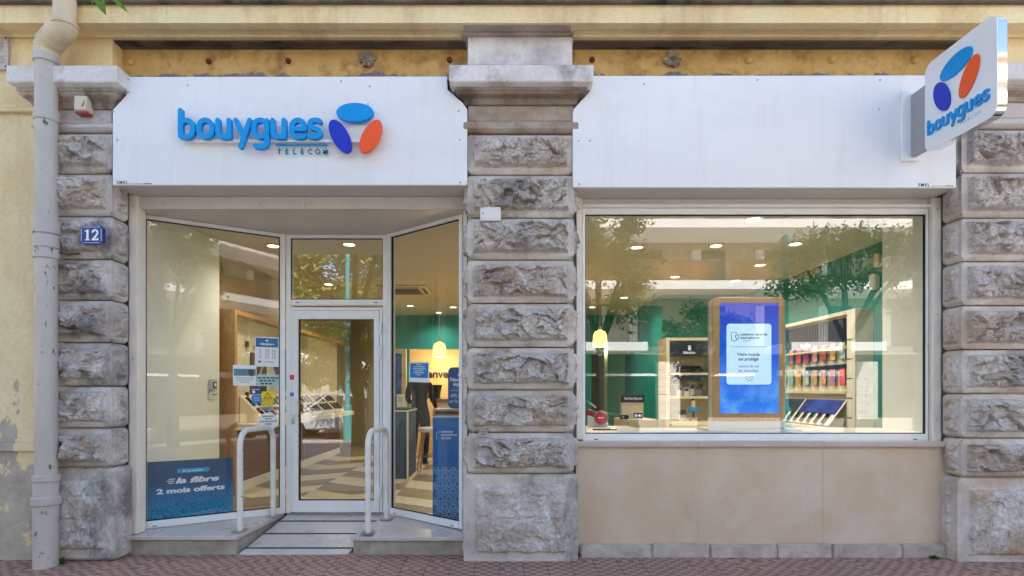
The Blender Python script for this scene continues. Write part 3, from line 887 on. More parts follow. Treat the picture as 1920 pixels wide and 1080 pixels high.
# central frame with transom and door
frD = frame((LB.x + .012, 1.06, ZP), (1, 0, 0)); wD = RA.x - LB.x - .024
kd = K(1.06); hv = lambda py: Z(py, 1.06) - ZP; hu = lambda px: X(px, 1.06) - LB.x - .012
t = thing('transom_window', 'clear transom pane in white frame above the glass door', 'window', fr=frD)
zt0, zt1 = hv(572), hE - .002
mb = MB(frD); mb.box(0, .048, 0, zt1, -.06, .012); mb.build('frame_post', white_frame, t, bev=.003)
mb = MB(frD); mb.box(wD - .048, wD, 0, zt1, -.06, .012); mb.build('frame_post', white_frame, t, bev=.003)
mb = MB(frD); mb.box(.048, wD - .048, hv(447), zt1, -.058, .010); mb.build('frame_head', white_frame, t, bev=.003)
mb = MB(frD); mb.box(.048, wD - .048, zt0, hv(562), -.058, .014); mb.build('frame_rail', white_frame, t, bev=.003)
mb = MB(frD)
for a in ((.048, .055, hv(562), hv(447)), (wD - .055, wD - .048, hv(562), hv(447)), (.055, wD - .055, hv(562), hv(562) + .007), (.055, wD - .055, hv(447) - .007, hv(447))):
    mb.box(*a, -.02, .0)
mb.build('glazing_gasket', shadow_gap, t)
mb = MB(frD); mb.box(.049, wD - .049, hv(562) + .001, hv(447) - .001, -.018, -.01); mb.build('pane', glass_door, t)
for u in (.12, wD - .12):
    mb = MB(frD); mb.box(u - .02, u + .02, zt0 + .02, zt0 + .028, .0143, .0152); mb.build('drain_slot', shadow_gap, t)

t = thing('glass_door', 'white framed glass shop door with a single leaf', 'door', fr=frD)
dt = hv(577)
mb = MB(frD); mb.box(.051, .075, .012, dt, -.05, .02); mb.box(wD - .075, wD - .051, .012, dt, -.05, .02); mb.box(.075, wD - .075, dt - .03, dt, -.05, .02)
mb.build('door_frame', white_frame, t, bev=.003)
gl, gr, gt, gb = hu(561), hu(702), hv(599), hv(938)
mb = MB(frD); mb.box(.079, gl, .012, dt - .034, -.04, .03); mb.build('stile', white_frame, t, bev=.003)
mb = MB(frD); mb.box(gr, wD - .079, .012, dt - .034, -.04, .03); mb.build('stile', white_frame, t, bev=.003)
mb = MB(frD); mb.box(gl, gr, gt, dt - .034, -.038, .028); mb.build('rail', white_frame, t, bev=.003)
mb = MB(frD); mb.box(gl, gr, .012, gb, -.038, .028); mb.build('rail', white_frame, t, bev=.003)
mb = MB(frD)
for a in ((gl, gl + .008, gb, gt), (gr - .008, gr, gb, gt), (gl + .008, gr - .008, gb, gb + .008), (gl + .008, gr - .008, gt - .008, gt)):
    mb.box(*a, -.02, .012)
mb.build('glazing_gasket', shadow_gap, t)
mb = MB(frD); mb.box(gl + .001, gr - .001, gb + .001, gt - .001, -.014, -.006); mb.build('pane', glass_door, t)
for py in (617, 662, 922):
    mb = MB(frD); u = hu(715); v = hv(py); mb.lathe([(.012, -.06), (.014, -.055), (.014, -.003), (.0145, -.002), (.0145, .002), (.014, .003), (.014, .055), (.012, .06)], n=10, fr=frD @ Matrix.Translation((u, v, .04)) @ Matrix.Rotation(R(-90), 4, 'X'))
    mb.build('hinge', white_frame, t, smooth=40)
mb = MB(frD); mb.box(hu(550), hu(563), hv(778), hv(747), .03, .075); mb.build('handle', white_plastic, t, bev=.004)
mb = MB(frD); mb.box(hu(549), hu(555), hv(795), hv(783), .03, .038); mb.box(hu(551), hu(553), hv(791), hv(787), .038, .046); mb.build('lock', steel, t, bev=.001)
mb = MB(frD); mb.box(hu(545), hu(554), hv(744), hv(698), .0301, .0308); 
mb.build('door_sticker', paper, t)
mb = MB(frD); mb.box(hu(545.5), hu(553.5), hv(712), hv(703), .0309, .0314); mb.build('door_sticker', mat('sticker_red', '#d9354f', .5), t)
mb = MB(frD); mb.box(hu(546), hu(553), hv(743), hv(736), .0309, .0314); mb.build('door_sticker', mat('sticker_blue', '#1d7fd0', .5), t)
mb = MB(frD); 
for i, ch in enumerate('TIRER'): mb.text(ch, hu(549.5), hv(718.5 + i * 4), .012, .0312)
mb.build('door_lettering', ink, t)

# recess ceiling, shutter housings, guides
mb = MB(); mb.prism([(-3.40, .30), (-.335, .30), (RA.x + .02, 1.12), (LB.x - .02, 1.12)], ZC + .001, ZC + .03, fr=Matrix(((1, 0, 0, 0), (0, 1, 0, 0), (0, 0, 1, 0), (0, 0, 0, 1))))
struct(mb.build('porch_ceiling', grey_trim))
def shutter_box(label, xa, xb, zt, zb, joints, screws, y=.25):
    t = thing('shutter_housing', label, 'shutter housing', ((xa + xb) / 2, y, zb), 'roller shutter housings under the white panels')
    js = [xa] + joints + [xb]
    for a, b in zip(js, js[1:]):
        mb = MB(); mb.box(a + .0008, b - .0008, y, y + .05, zb, zt); mb.build('cover_plate', grey_trim, t, bev=.003)
    for x, z in screws:
        mb = MB(); mb.lathe([(.008, 0), (.007, .003), (.002, .005)], n=8, fr=front(y) @ Matrix.Translation((x, z, 0))); mb.build('screw', steel, t)
    return t
Yb = .25
shutter_box('shutter housing strip over the entrance recess', X(258, Yb), X(868, Yb), zbL + .003, ZC + .002, [X(572, Yb)],
            [(X(p, Yb), Z(q, Yb)) for p, q in ((308, 380), (413, 381), (487, 381), (561, 382), (581, 382), (673, 383), (768, 384), (862, 384))])
shutter_box('shutter housing strip over the big display window', X(1092, Yb), X(1740, Yb), zbR + .003, Z(391, Yb), [], [])
def guide(label, px0, px1, zb, zt, y0=.215, y1=.33):
    t = thing('shutter_guide', label, 'shutter guide', (X((px0 + px1) / 2, y0), y0, zb), 'vertical shutter guides beside the openings')
    mb = MB(); mb.box(X(px0, y0), X(px1, y0), y0, y1, zb, zt); mb.build('guide_rail', cream_frame, t, bev=.003)
    for k in range(3):
        z = zt - .1 - k * (zt - zb - .3) / 2
        mb = MB(); mb.lathe([(.007, 0), (.006, .003), (.001, .004)], n=8, fr=front(y0) @ Matrix.Translation((X((px0 + px1) / 2, y0), z, 0))); mb.build('screw', steel, t)
    return t
guide('cream shutter guide beside the pillar with the house number', 241, 257, ZP, zbL + .002)
guide('cream shutter guide of the entrance against the middle pillar', 869, 876, ZP, zbL + .002)
guide('cream shutter guide of the big window against the middle pillar', 1081, 1092, Z(824, .215), zbR + .002)
guide('cream shutter guide of the big window under the projecting sign', 1749, 1765, Z(829, .215), zbR + .002)
# black track slots behind the guides
mb = MB(); mb.box(X(256, .3), -3.36, .331, .385, ZP, ZC); struct(mb.build('jamb_trim', shadow_gap))
mb = MB(); mb.box(-3.46, -3.36, .39, .6, ZP, ZC + .1); struct(mb.build('jamb_trim', cream_frame))

# platforms and ramp
def platform(label, pts, zf, zb_, riser_y):
    t = thing('entrance_platform', label, 'platform', (pts[0][0], pts[0][1], 0), 'marble topped platforms flanking the entrance ramp')
    # sloped slab: height falls a little to the street
    n = len(pts)
    top = [(x, y, zf + (ZP - zf) * min(1, max(0, (y - .17) / .2))) for x, y in pts]
    vs = [(x, y, z - .035) for x, y, z in top] + top
    fs = [tuple(range(n - 1, -1, -1)), tuple(range(n, 2 * n))] + [(i, (i + 1) % n, n + (i + 1) % n, n + i) for i in range(n)]
    mb = MB(); mb.add(vs, fs); mb.build('marble_slab', marble, t, bev=.004)
    cx = sum(p[0] for p in pts) / n; cy_ = sum(p[1] for p in pts) / n
    q = [(cx + (x - cx) * .975, max(y, riser_y)) for x, y in pts]
    mb = MB(); mb.prism(q, -.02, zf - .036, fr=WORLD); mb.build('riser', concrete, t, bev=.006)
    return t
platform('marble platform beside the fibre offer poster', [(X(228, .17), .17), (X(443, .17), .17), (LB.x - .01, 1.06), (-3.36, 1.06), (-3.42, .30)], .172, .18, .20)
platform('marble platform beside the tall blue column', [(X(657, .17), .17), (-.30, .17), (-.30, 1.06), (RA.x + .01, 1.06)], .165, .18, .20)
xr0, xr1 = X(446, .2) + .012, X(655, .2) - .012
t = thing('entrance_ramp', 'sloping stone ramp with black grip strips leading up to the door', 'ramp', ((xr0 + xr1) / 2, .2, 0))
RY0, RY1, RZ0, RZ1 = .19, 1.055, .012, ZP - .012
def rz(y): return RZ0 + (RZ1 - RZ0) * (y - RY0) / (RY1 - RY0)
def ramp_y(py):
    lo, hi = RY0, RY1
    for _ in range(40):
        y = (lo + hi) / 2
        if HZ + (EYE - rz(y)) * K(y) > py: lo = y
        else: hi = y
    return y
ys = [RY0] + [ramp_y(p) for p in (1027.5, 1000.5, 977)] + [RY1]
def rxl(y): return xr0 + (LB.x + .03 - xr0) * (y - RY0) / (RY1 - RY0)
def rxr(y): return xr1 + (RA.x - .03 - xr1) * (y - RY0) / (RY1 - RY0)
def slab(mb, ya, yb, dz0, dz1):
    pts = [(rxl(ya), ya), (rxr(ya), ya), (rxr(yb), yb), (rxl(yb), yb)]
    vs = [(x, y, rz(y) + dz0) for x, y in pts] + [(x, y, rz(y) + dz1) for x, y in pts]
    mb.add(vs, [(3, 2, 1, 0), (4, 5, 6, 7)] + [(i, (i + 1) % 4, 4 + (i + 1) % 4, 4 + i) for i in range(4)])
strip = mat('grip_strip', '#33363a', .7, bump=.3, bscale=200)
for i in range(4):
    mb = MB(); slab(mb, ys[i] + (.012 if i else 0), ys[i + 1] - .012 + (.010 if i == 3 else 0), -.05, 0); mb.build('ramp_slab', marble, t, bev=.003)
    if i: 
        mb = MB(); slab(mb, ys[i] - .011, ys[i] + .011, -.045, .002); mb.build('grip_strip', strip, t)
mb = MB(); mb.box(LB.x + .02, RA.x - .02, 1.056, 1.13, .0, ZP - .001); mb.build('threshold', steel, t)

# hoop handrails
t = NT('hoop_white_paint', .4)
c = t.mix(t.rng(t.noise(9, 8, .65), .3, .7), '#efece7', '#dcd7d0')
c = t.mix(t.rng(t.noise(16, 6, .7), .66, .68), c, '#4a443f')
t.color(c); t.bump(t.noise(40), .1, .003); hoop_paint = t.m
def hoop(label, f, b, topz):
    (fx, fy), (bx, by) = f, b
    L = math.hypot(bx - fx, by - fy)
    fr = frame((fx, fy, ZP), (bx - fx, by - fy, 0))
    h = topz - ZP; r = .13
    t = thing('hoop_handrail', label, 'handrail', fr=fr, group='white hoop handrails flanking the ramp')
    path = [(0, .004, 0), (0, h - r, 0)] + [(r - r * math.cos(R(a)), h - r + r * math.sin(R(a)), 0) for a in range(10, 91, 10)] + [(L - r + r * math.sin(R(a)), h - r + r * math.cos(R(a)), 0) for a in range(0, 91, 10)] + [(L, .004, 0)]
    mb = MB(fr); mb.tube(path, .0265, 16); mb.build('rail_tube', hoop_paint, t, smooth=60)
    for u in (0, L):
        mb = MB(fr); mb.prism([(u - .07, -.05), (u + .07, -.05), (u + .07, .05), (u - .07, .05)], 0, .006, fr=fr @ Matrix.Rotation(R(-90), 4, 'X')); mb.build('foot_plate', steel, t, bev=.001)
        for a, c in ((-.055, -.036), (.055, .036), (-.055, .036), (.055, -.036)):
            mb = MB(fr); mb.lathe([(.008, .006), (.008, .012), (.003, .014)], (u + a, c, 0), 6, fr=fr @ Matrix.Rotation(R(-90), 4, 'X')); mb.build('foot_bolt', steel, t)
def onplat(px, py):
    k = (py - HZ) / (EYE - ZP); return (px - XV) / k, F / k - D0
hoop('white hoop handrail on the platform beside the fibre offer poster', onplat(450, 995), onplat(512, 968), EYE + (HZ - 797) / K(.45) - .045)
hoop('white hoop handrail on the platform beside the tall blue column', onplat(690, 999), onplat(725, 973), EYE + (HZ - 798) / K(.4) - .045)

# ================================================================== BIG DISPLAY WINDOW
Yw = .27
frW = frame((X(1092, Yw), Yw, Z(827, Yw)), (1, 0, 0)); wW = X(1737, Yw) - X(1092, Yw); hW = Z(392, Yw) - Z(827, Yw)
t = pane_window('display_window', 'big fixed display window above the beige stone panels', frW, wW, hW, .022, .012, .052, .066, None, glass_big)

mb = MB(); mb.box(X(1737, Yw) + .002, X(1750, .31), Yw + .005, .34, Z(827, Yw), Z(380, Yw)); mb.build('jamb_strip', white_frame, t, bev=.002)
mb = MB(); mb.box(X(1092, Yw), X(1748, Yw), Yb - .014, Yw + .04, Z(391, Yw) + .001, Z(387, Yw) + .012); mb.build('head_bar', white_frame, t, bev=.003)
# stone apron: sill, panels, plinth
t = thing('window_apron', 'beige stone apron wall under the big display window', 'apron wall', (X(1420, .2), .2, 0))
zs = Z(827, .2)
for a, b in ((1083, 1310), (1310, 1545), (1545, 1778)):
    mb = MB(); mb.box(X(a, .13) + .001, X(b, .13) - .001, .13, .34, Z(838, .13), zs - .001); mb.build('sill_stone', sill_stone, t, bev=.004)
for a, b in ((1080, 1309), (1309, 1543), (1543, 1783)):
    mb = MB(); mb.box(X(a, .17) + .0007, X(b, .17) - .0007, .17 , .25, .02, Z(838, .13) - .001); mb.build('stone_panel', panel_stone, t, bev=.001)
for a, b in ((1088, 1222), (1222, 1331), (1331, 1456), (1456, 1560), (1560, 1690), (1690, 1790)):
    d = rnd.uniform(-.004, .004)
    mb = MB(); mb.box(X(a, .13) + .002, X(b, .13) - .002, .115 + d, .168, -.02, Z(1021, .13) + d); mb.build('plinth_stone', kerb_stone, t, bev=.010, seg=2)

# ================================================================== WALL FITTINGS
# drainpipe
pipe_grey = mat('pipe_grey_paint', '#b4aaa6', .55, var=.1, vscale=5, bump=.1, bscale=40, stretch=(1, 1, .4))
t = NT('pipe_grey_paint_worn', .55)
c = t.mix(t.rng(t.noise(4, 8, .65, t.mapping((1, 1, .35))), .3, .7), '#b7ada7', '#cbc2ba')
c = t.mix(t.rng(t.noise(14, 6, .7, t.mapping((1, 1, .5))), .62, .64), c, '#5d5653')
t.color(c); pipe_grey = t.m
pipe_cream = mat('pipe_cream_paint', '#d8c4a6', .6, var=.12, vscale=7, bump=.1, bscale=40)
Yp = -.12; xp = X(87, Yp); 
t = thing('drainpipe', 'old painted drainpipe with collars in front of the pillar', 'drainpipe', (xp, Yp, 0))
def pz(y): return Z(y, Yp)
mb = MB(); mb.tube([(xp, Yp, .55), (xp, Yp, pz(112))], .079, 24); mb.build('pipe_shaft', pipe_grey, t, smooth=60)
mb = MB(); mb.tube([(xp - .003, Yp, -.01), (xp - .003, Yp, pz(892))], .088, 24); mb.build('pipe_boot', pipe_grey, t, smooth=60)
for y0, y1, r in ((104, 120, .092), (207, 229, .088), (414, 440, .093), (441, 466, .088), (467, 486, .091), (889, 902, .098), (930, 946, .104)):
    z0, z1 = pz(y1), pz(y0)
    mb = MB(); mb.lathe([(r - .006, z0), (r, z0 + .006), (r, z1 - .008), (r - .008, z1)], (xp, Yp, 0), 24); mb.build('pipe_collar', pipe_grey, t, smooth=40)
xe, ye = X(122, -.19), -.19
path = [(xp, Yp, pz(110)), (xp, Yp, pz(98)), (xp + .006, Yp, pz(91)), (xp + .026, Yp - .006, pz(84)), (xp + .06, Yp - .018, pz(79)), (xp + .095, Yp - .032, pz(76)), (xp + .125, Yp - .05, pz(72)), (xe - .006, ye + .006, pz(64)), (xe, ye, pz(53)), (xe, ye, pz(30)), (xe, ye, pz(-40))]
pts_, rad_ = [], []
r0_ = [.086, .088, .09, .092, .093, .093, .092, .088, .084, .076, .074]
for i in range(len(path) - 1):
    for q in range(4):
        u_ = q / 4; pts_.append(tuple(Vector(path[i]).lerp(Vector(path[i + 1]), u_))); rad_.append(r0_[i] + (r0_[i + 1] - r0_[i]) * u_)
pts_ = [pts_[0]] + [tuple((Vector(pts_[i - 1]) + 2 * Vector(pts_[i]) + Vector(pts_[i + 1])) / 4) for i in range(1, len(pts_) - 1)] + [pts_[-1], path[-1]]
rad_ = [r + (.0045 if i % 6 in (0, 1) and i > 5 else 0) for i, r in enumerate(rad_)] + [.074]
mb = MB(); mb.tube(pts_, rad_, 22); mb.build('pipe_elbow', pipe_cream, t, smooth=24)
for f, r in ((.0, .1),):
    mb = MB(); z0 = pz(62); mb.lathe([(.086, z0), (.094, z0 + .005), (.094, z0 + .03), (.084, z0 + .036)], (xe, ye, 0), 20); mb.build('elbow_collar', pipe_cream, t, smooth=40)
mb = MB(); mb.tube([(xp + .07, Yp, pz(470)), (xp + .12, Yp + .06, pz(474)), (xp + .2, -.02, pz(470))], .008, 6); mb.build('pipe_hook', rust, t)
# house number plate
fr = front(-.03) @ Matrix.Translation((X(172.5, -.11), Z(441, -.11), .08))
t = thing('house_number_plate', 'blue enamel house number plate reading 12', 'number plate', fr=fr)
enamel = mat('blue_enamel', '#1c2f86', .2, coat=.4)
mb = MB(fr); a = .093; b = .076
mb.prism([(-a + .014, -b), (a - .014, -b), (a - .014, -b + .014), (a, -b + .014), (a, b - .014), (a - .014, b - .014), (a - .014, b), (-a + .014, b), (-a + .014, b - .014), (-a, b - .014), (-a, -b + .014), (-a + .014, -b + .014)], -.03, .008)
mb.build('plate', enamel, t, bev=.002)
mb = MB(fr)
a2, b2 = a - .009, b - .009
for q in ((-a2 + .014, a2 - .014, b2 - .003, b2), (-a2 + .014, a2 - .014, -b2, -b2 + .003), (-a2, -a2 + .003, -b2 + .014, b2 - .014), (a2 - .003, a2, -b2 + .014, b2 - .014)):
    mb.box(q[0], q[1], q[2], q[3], .008, .009)
mb.build('border_line', white_ink, t)
mb = MB(fr)
# hand-drawn serif numerals
mb.prism([(-.052, -.045), (-.012, -.045), (-.012, -.038), (-.022, -.036), (-.022, .046), (-.030, .046), (-.054, .034), (-.054, .027), (-.040, .031), (-.040, -.036), (-.052, -.038)], .008, .0096)
mb.ribbon(smooth_line(arc(.032, .021, .021, .021, 170, -20, 12, 2) + [(.045, .0), (.02, -.03), (.011, -.039)], .004), .015, .008, .0096)
mb.prism([(.006, -.045), (.058, -.045), (.060, -.024), (.054, -.024), (.050, -.031), (.006, -.031)], .008, .0102)
mb.build('numerals', white_ink, t)
# alarm flash box on the neck of the pillar
fr = frame((X(152, -.0), 0, Z(221, 0)), (1, 0, 0))
t = thing('alarm_box', 'small beige alarm box with a red lamp on the pillar neck', 'alarm box', fr=fr)
al = mat('alarm_beige', '#d8cbb4', .5, var=.08, vscale=20)
mb = MB(fr); mb.prism([(0, .022), (.11, .022), (.115, .15), (.004, .152)], .0, .085); mb.build('box_body', al, t, bev=.008, seg=2)
mb = MB(fr); mb.box(.006, .108, 0, .0215, .004, .08); mb.build('red_lens', mat('red_lens', '#a3353c', .3), t, bev=.006)
mb = MB(fr); mb.prism([(.085, .06), (.096, .11), (.07, .05)], .086, .088); mb.build('box_print', ink, t)
# letter-lid box on the middle pillar
fr = frame((X(900, -.05), -.02, Z(414, -.05)), (1, 0, 0))
t = thing('cable_box', 'small white cable cover box on the pillar beside the panel', 'cable box', fr=fr)
kb = K(-.05); w, h = 39 / kb, 26 / kb
mb = MB(fr); mb.rrect(0, w, 0, h, .012, -.02, .04); mb.build('box_body', white_plastic, t, bev=.004, seg=2)
mb = MB(fr); mb.rrect(.014, w - .014, .014, h - .014, .008, .0401, .045); mb.build('box_lid', white_plastic, t, bev=.002)
mb = MB(fr); mb.lathe([(.009, .0455), (.009, .05), (.004, .053)], (.026, h / 2, 0), 10); mb.build('box_lock', steel, t)
# flush gas marker
fr = frame((X(898, -.01), -.004, Z(820, -.01)), (1, 0, 0))
t = thing('marker_plate', 'small grey plate with worn dots low on the middle pillar', 'plate', fr=fr)
mb = MB(fr); mb.box(0, .075, 0, .075, -.03, .014); mb.build('plate', mat('worn_grey_paint', '#aaa2a3', .7, var=.2, vscale=40), t, bev=.003)
mb = MB(fr)
for q in ((.024, .05), (.05, .05), (.037, .037), (.024, .024), (.05, .024)): mb.lathe([(.007, .014), (.006, .0155)], (q[0], q[1], 0), 8)
mb.build('dots', mat('worn_dots', '#6b6466', .8), t)
# street-name plaque at the picture's edge
fr = frame((X(-90, .03), .045, Z(131, .03)), (1, 0, 0)); w = X(17, .03) - X(-90, .03); h = Z(68, .03) - Z(131, .03)
t = thing('street_plaque', 'grey stone plaque with cut letters screwed to the yellow wall', 'plaque', fr=fr)
mb = MB(fr); mb.box(0, w, 0, h, .0, .025); mb.build('plaque_slab', stone_cap, t, bev=.003)
mb = MB(fr); mb.text('F', w - .03, h - .125, .062, .0255, align='RIGHT'); mb.text('S', w - .03, .055, .062, .0255, align='RIGHT'); mb.build('cut_letters', mat('cut_letter_grey', '#928b8a', .8), t)
for v in (.022, h - .022):
    mb = MB(fr); mb.lathe([(.009, .025), (.007, .031), (.002, .033)], (w - .02, v, 0), 8); mb.build('screw', rust, t)
# ================================================================== SHOP INTERIOR
CZ = 3.22
floor_m = mat('floor_base', '#8f7f62', .5)
mb = MB(); mb.box(-3.7, 4.7, 1.14, 10.9, -.05, ZP - .006); mb.prism([(-3.37, .42), (LB.x, 1.10), (LB.x, 1.139), (-3.7, 1.139), (-3.7, .5)], -.05, ZP - .006, fr=WORLD); mb.prism([(RA.x, 1.10), (-.37, .42), (4.7, .42), (4.7, 1.139), (RA.x, 1.139)], -.05, ZP - .006, fr=WORLD)
shop_floor = struct(mb.build('shop_floor', floor_m)); shop_floor['label'] = 'shop floor of pale and grey planks laid in chevrons'
pl_mats = [mat('plank_pale', '#d3c8ac', .4, var=.08, vscale=3, stretch=(1, 1, 1), obj_random=.08), mat('plank_grey', '#8d8069', .42, var=.1, vscale=3, obj_random=.1)]
cw, pw = .56, .19
meshes = {}
for s in (1, -1):
    for q in (0, 1):
        mb = MB(); h = pw - .003; x0, x1 = .0015, cw - .0015; sl = s * .62 
        pts = [(x0, x0 * sl), (x1, x1 * sl), (x1, x1 * sl + h), (x0, x0 * sl + h)]
        mb.prism(pts, -.012, 0, fr=WORLD); o = mb.build('plank', pl_mats[q], shop_floor); meshes[(s, q)] = o.data; bpy.data.objects.remove(o)
nrow = 0
for c in range(0, 8):
    s = 1 if c % 2 else -1
    for r_ in range(-3, 27):
        x = -3.56 + c * cw; y = 1.3 + r_ * pw + (.62 * cw if s < 0 else 0)
        # keep inside the room
        if y + min(0, s * .62 * cw) < 1.15 or y > 6.3 or (x > -.6 and y > 2.4) or (x < -2.3 and y < 1.2): continue
        o = bpy.data.objects.new('plank', meshes[(s, 1 if ((r_ + (c // 2) * 2 + 30) % 6) < 3 else 0)])
        scn.collection.objects.link(o); o.parent = shop_floor; o.location = (x, y, ZP)
mb = MB(); mb.box(X(548, 1.3), X(690, 1.3), 1.30, 1.62, ZP + .001, ZP + .014)
tag(mb.build('door_mat', mat('door_mat_fibre', '#2e2a26', .95, bump=.5, bscale=200), bev=.004), 'dark door mat lying just inside the glass door', 'door mat')
# shell
o = struct(MB().box(-3.72, 4.72, .36, 10.9, CZ, CZ + .06).build('shop_ceiling', ceiling_paint))
o = struct(MB().box(-3.70, -3.58, .61, 10.9, ZP, CZ - .001).build('wall', olive_wall))
o = struct(MB().box(-3.579, -3.40, .62, 1.88, ZP, CZ - .001).build('wall', cream_wall)); 
o = struct(MB().box(-3.72, -3.37, .395, .61, ZP, CZ - .001).build('wall', cream_wall))
o = struct(MB().box(4.46, 4.72, 1.0, 5.41, ZP, CZ - .001).build('wall', green_wall))
o = struct(MB().box(3.885, 4.72, .32, .96, ZP, CZ - .001).build('wall', cream_wall))
o = struct(MB().box(2.9, 4.46, 5.4, 5.5, ZP, CZ - .002).build('wall', green_wall))
o = struct(MB().box(2.9, 3.0, 5.5, 8.2, ZP, CZ - .002).build('wall', green_wall))
o = struct(MB().box(-2.62, 2.9, 8.2, 8.32, ZP, CZ - .002).build('wall', green_wall))
o = struct(MB().box(-3.579, -2.622, 8.19, 8.32, ZP, CZ - .002).build('wall', olive_wall))
o = struct(MB().box(-.30, .70, .335, .62, ZP, CZ - .001).build('wall', cream_wall))
o = struct(MB().box(.701, 3.884, .345, .40, ZP, 1.0).build('wall', cream_wall))
# darker doorway in the back
o = struct(MB().box(2.05, 2.85, 8.15, 8.199, ZP, 2.3).build('doorway', mat('back_room_dark', '#26322c', .8)))

# downlights
dl_ring = mat('downlight_ring', '#d9d5cb', .4)
dl_glow = mat('downlight_glow', '#fff3d0', .5, emit=3.5, ecol='#ffe9b8')
DL = [(-2.80, 1.99, 'over the slanted window by the oak unit'), (-1.86, 1.92, 'seen through the transom'), (-1.94, 6.7, 'beyond the ceiling air vent'), (-1.07, 6.9, 'behind the pendant lamp of the welcome counter'), (-1.47, 7.7, 'deepest in the room by the green back wall'),
      (1.63, 2.05, 'over the navy service box'), (2.57, 1.98, 'over the tall digital totem'), (2.55, .95, 'close behind the head of the big window'), (2.27, 5.7, 'by the corner of the green walls'), (1.86, 6.9, 'far back above the second pendant lamp'),
      (2.64, 3.8, 'above the selection shelf'), (3.58, 3.0, 'in front of the green side wall'), (3.49, 1.9, 'above the phone wall'), (3.7, 4.1, 'in the corner above the phone wall end'), (-.2, 3.4, 'behind the middle pillar'), (.3, 5.5, 'deep in the middle of the room'), (-2.9, 4.4, 'above the phone counter')]
d0 = None
for i, (x, y, where) in enumerate(DL):
    if d0 is None:
        d0 = thing('ceiling_downlight', '', 'downlight', (x, y, CZ), 'round warm ceiling downlights')
        mb = MB(); mb.lathe([(.092, 0), (.095, -.008), (.072, -.014), (.066, -.004)], (x, y, CZ), 20); mb.build('ring', dl_ring, d0, smooth=40)
        mb = MB(); mb.lathe([(.064, -.003), (.064, -.006), (.02, -.0075)], (x, y, CZ), 18); mb.build('lamp_disc', dl_glow, d0)
        d = d0
    else: d = dup(d0, Matrix.Translation((x, y, CZ)))
    d['label'] = 'round recessed ceiling downlight ' + where
    ld = bpy.data.lights.new('downlight_lamp', 'SPOT'); ld.energy = (17 if y < 5 else 22) * (1.6 if x > 3 else 1); ld.color = (1, .92, .77); ld.spot_size = R(150); ld.spot_blend = 1; ld.shadow_soft_size = .07
    lo = bpy.data.objects.new('downlight_lamp', ld); scn.collection.objects.link(lo); lo.location = (x, y, CZ - .03)
# air vent cassette
fr = frame((-2.15, 4.35, CZ), (1, 0, 0), (0, 1, 0))
fr2 = Matrix.Translation((-1.7, 4.9, CZ))
t = thing('air_vent', 'square ceiling air vent with slots above the slanted window view', 'air vent', (-1.7, 4.9, CZ))
mb = MB(fr2); mb.box(-.42, .42, -.42, .42, -.03, -.001); mb.build('cover', mat('vent_cream', '#d9cfb4', .5), t, bev=.01)
mb = MB(fr2); mb.box(-.24, .24, -.24, .24, -.036, -.0305); mb.build('intake', mat('vent_dark', '#4a463c', .8), t)
for k in range(4):
    f3 = fr2 @ Matrix.Rotation(R(90 * k), 4, 'Z'); mb = MB(f3); mb.box(-.26, .26, .30, .35, -.033, -.0302); mb.build('slot', mat('vent_dark', '#4a463c', .8), t)
# pendant lamps
shade_m = mat('pendant_glow', '#ffcf70', .4, emit=1.1, ecol='#ffc45c')
def pendant(px, py, y, label):
    x, z = X(px, y), Z(py, y)
    t = thing('pendant_lamp', label, 'pendant lamp', (x, y, z), 'glowing amber pendant lamps')
    mb = MB(); mb.lathe([(.125, -.15), (.128, -.13), (.118, .05), (.09, .11), (.03, .14)], (x, y, z), 20); mb.build('lamp_shade', shade_m, t, smooth=60)
    mb = MB(); mb.lathe([(.03, .141), (.028, .19), (.01, .21)], (x, y, z), 12); mb.build('lamp_cap', cream, t, smooth=40)
    mb = MB(); mb.tube([(x, y, z + .2), (x, y, CZ - .03)], .006, 6); mb.build('cord', cream, t)
    mb = MB(); mb.lathe([(.05, -.03), (.05, -.001)], (x, y, CZ), 12); mb.build('ceiling_rose', cream, t)
    ld = bpy.data.lights.new('pendant_bulb', 'POINT'); ld.energy = 9; ld.color = (1, .75, .42); ld.shadow_soft_size = .1
    lo = bpy.data.objects.new('pendant_bulb', ld); scn.collection.objects.link(lo); lo.location = (x, y, z - .22)
pendant(824, 655, 5.8, 'amber pendant lamp hanging before the cream welcome wall')
pendant(1125, 634, 5.0, 'amber pendant lamp hanging at the corner of the big window')

# ---------- left wall unit with the phones
t = thing('wall_display_unit', 'long oak framed wall unit with cream back and sloped phone counter', 'display unit', (-3.45, 2.0, ZP))
UT = 2.45
mb = MB(); mb.box(-3.578, -3.27, 2.0, 2.06, ZP, UT); mb.build('end_panel', oak, t, bev=.003)
mb = MB(); mb.box(-3.578, -3.27, 2.061, 6.5, UT - .06, UT); mb.build('top_rail', oak, t, bev=.003)
mb = MB(); mb.box(-3.578, -3.40, 2.061, 6.5, 1.05, UT - .061); mb.build('back_panel', cream, t)
for yy in (2.62, 3.3, 3.98, 4.66, 5.34):
    mb = MB(); mb.box(-3.399, -3.393, yy, yy + .025, 1.05, UT - .07); mb.build('back_rail', white_lam, t)
mb = MB(); mb.box(-3.578, -3.05, 2.062, 6.5, .97, 1.045); mb.build('counter_shelf', cream, t, bev=.004)
mb = MB(); mb.box(-3.578, -3.34, 2.065, 6.5, .30, .969); mb.build('base_front', oak_brown, t)
mb = MB(); mb.box(-3.578, -3.335, 2.065, 6.5, ZP, .299); mb.build('baseboard', white_lam, t)
for yy in (3.3, 4.5, 5.7):
    mb = MB(); mb.box(-3.339, -3.334, yy, yy + .02, .31, .968); mb.build('front_batten', oak, t)
mb = MB()
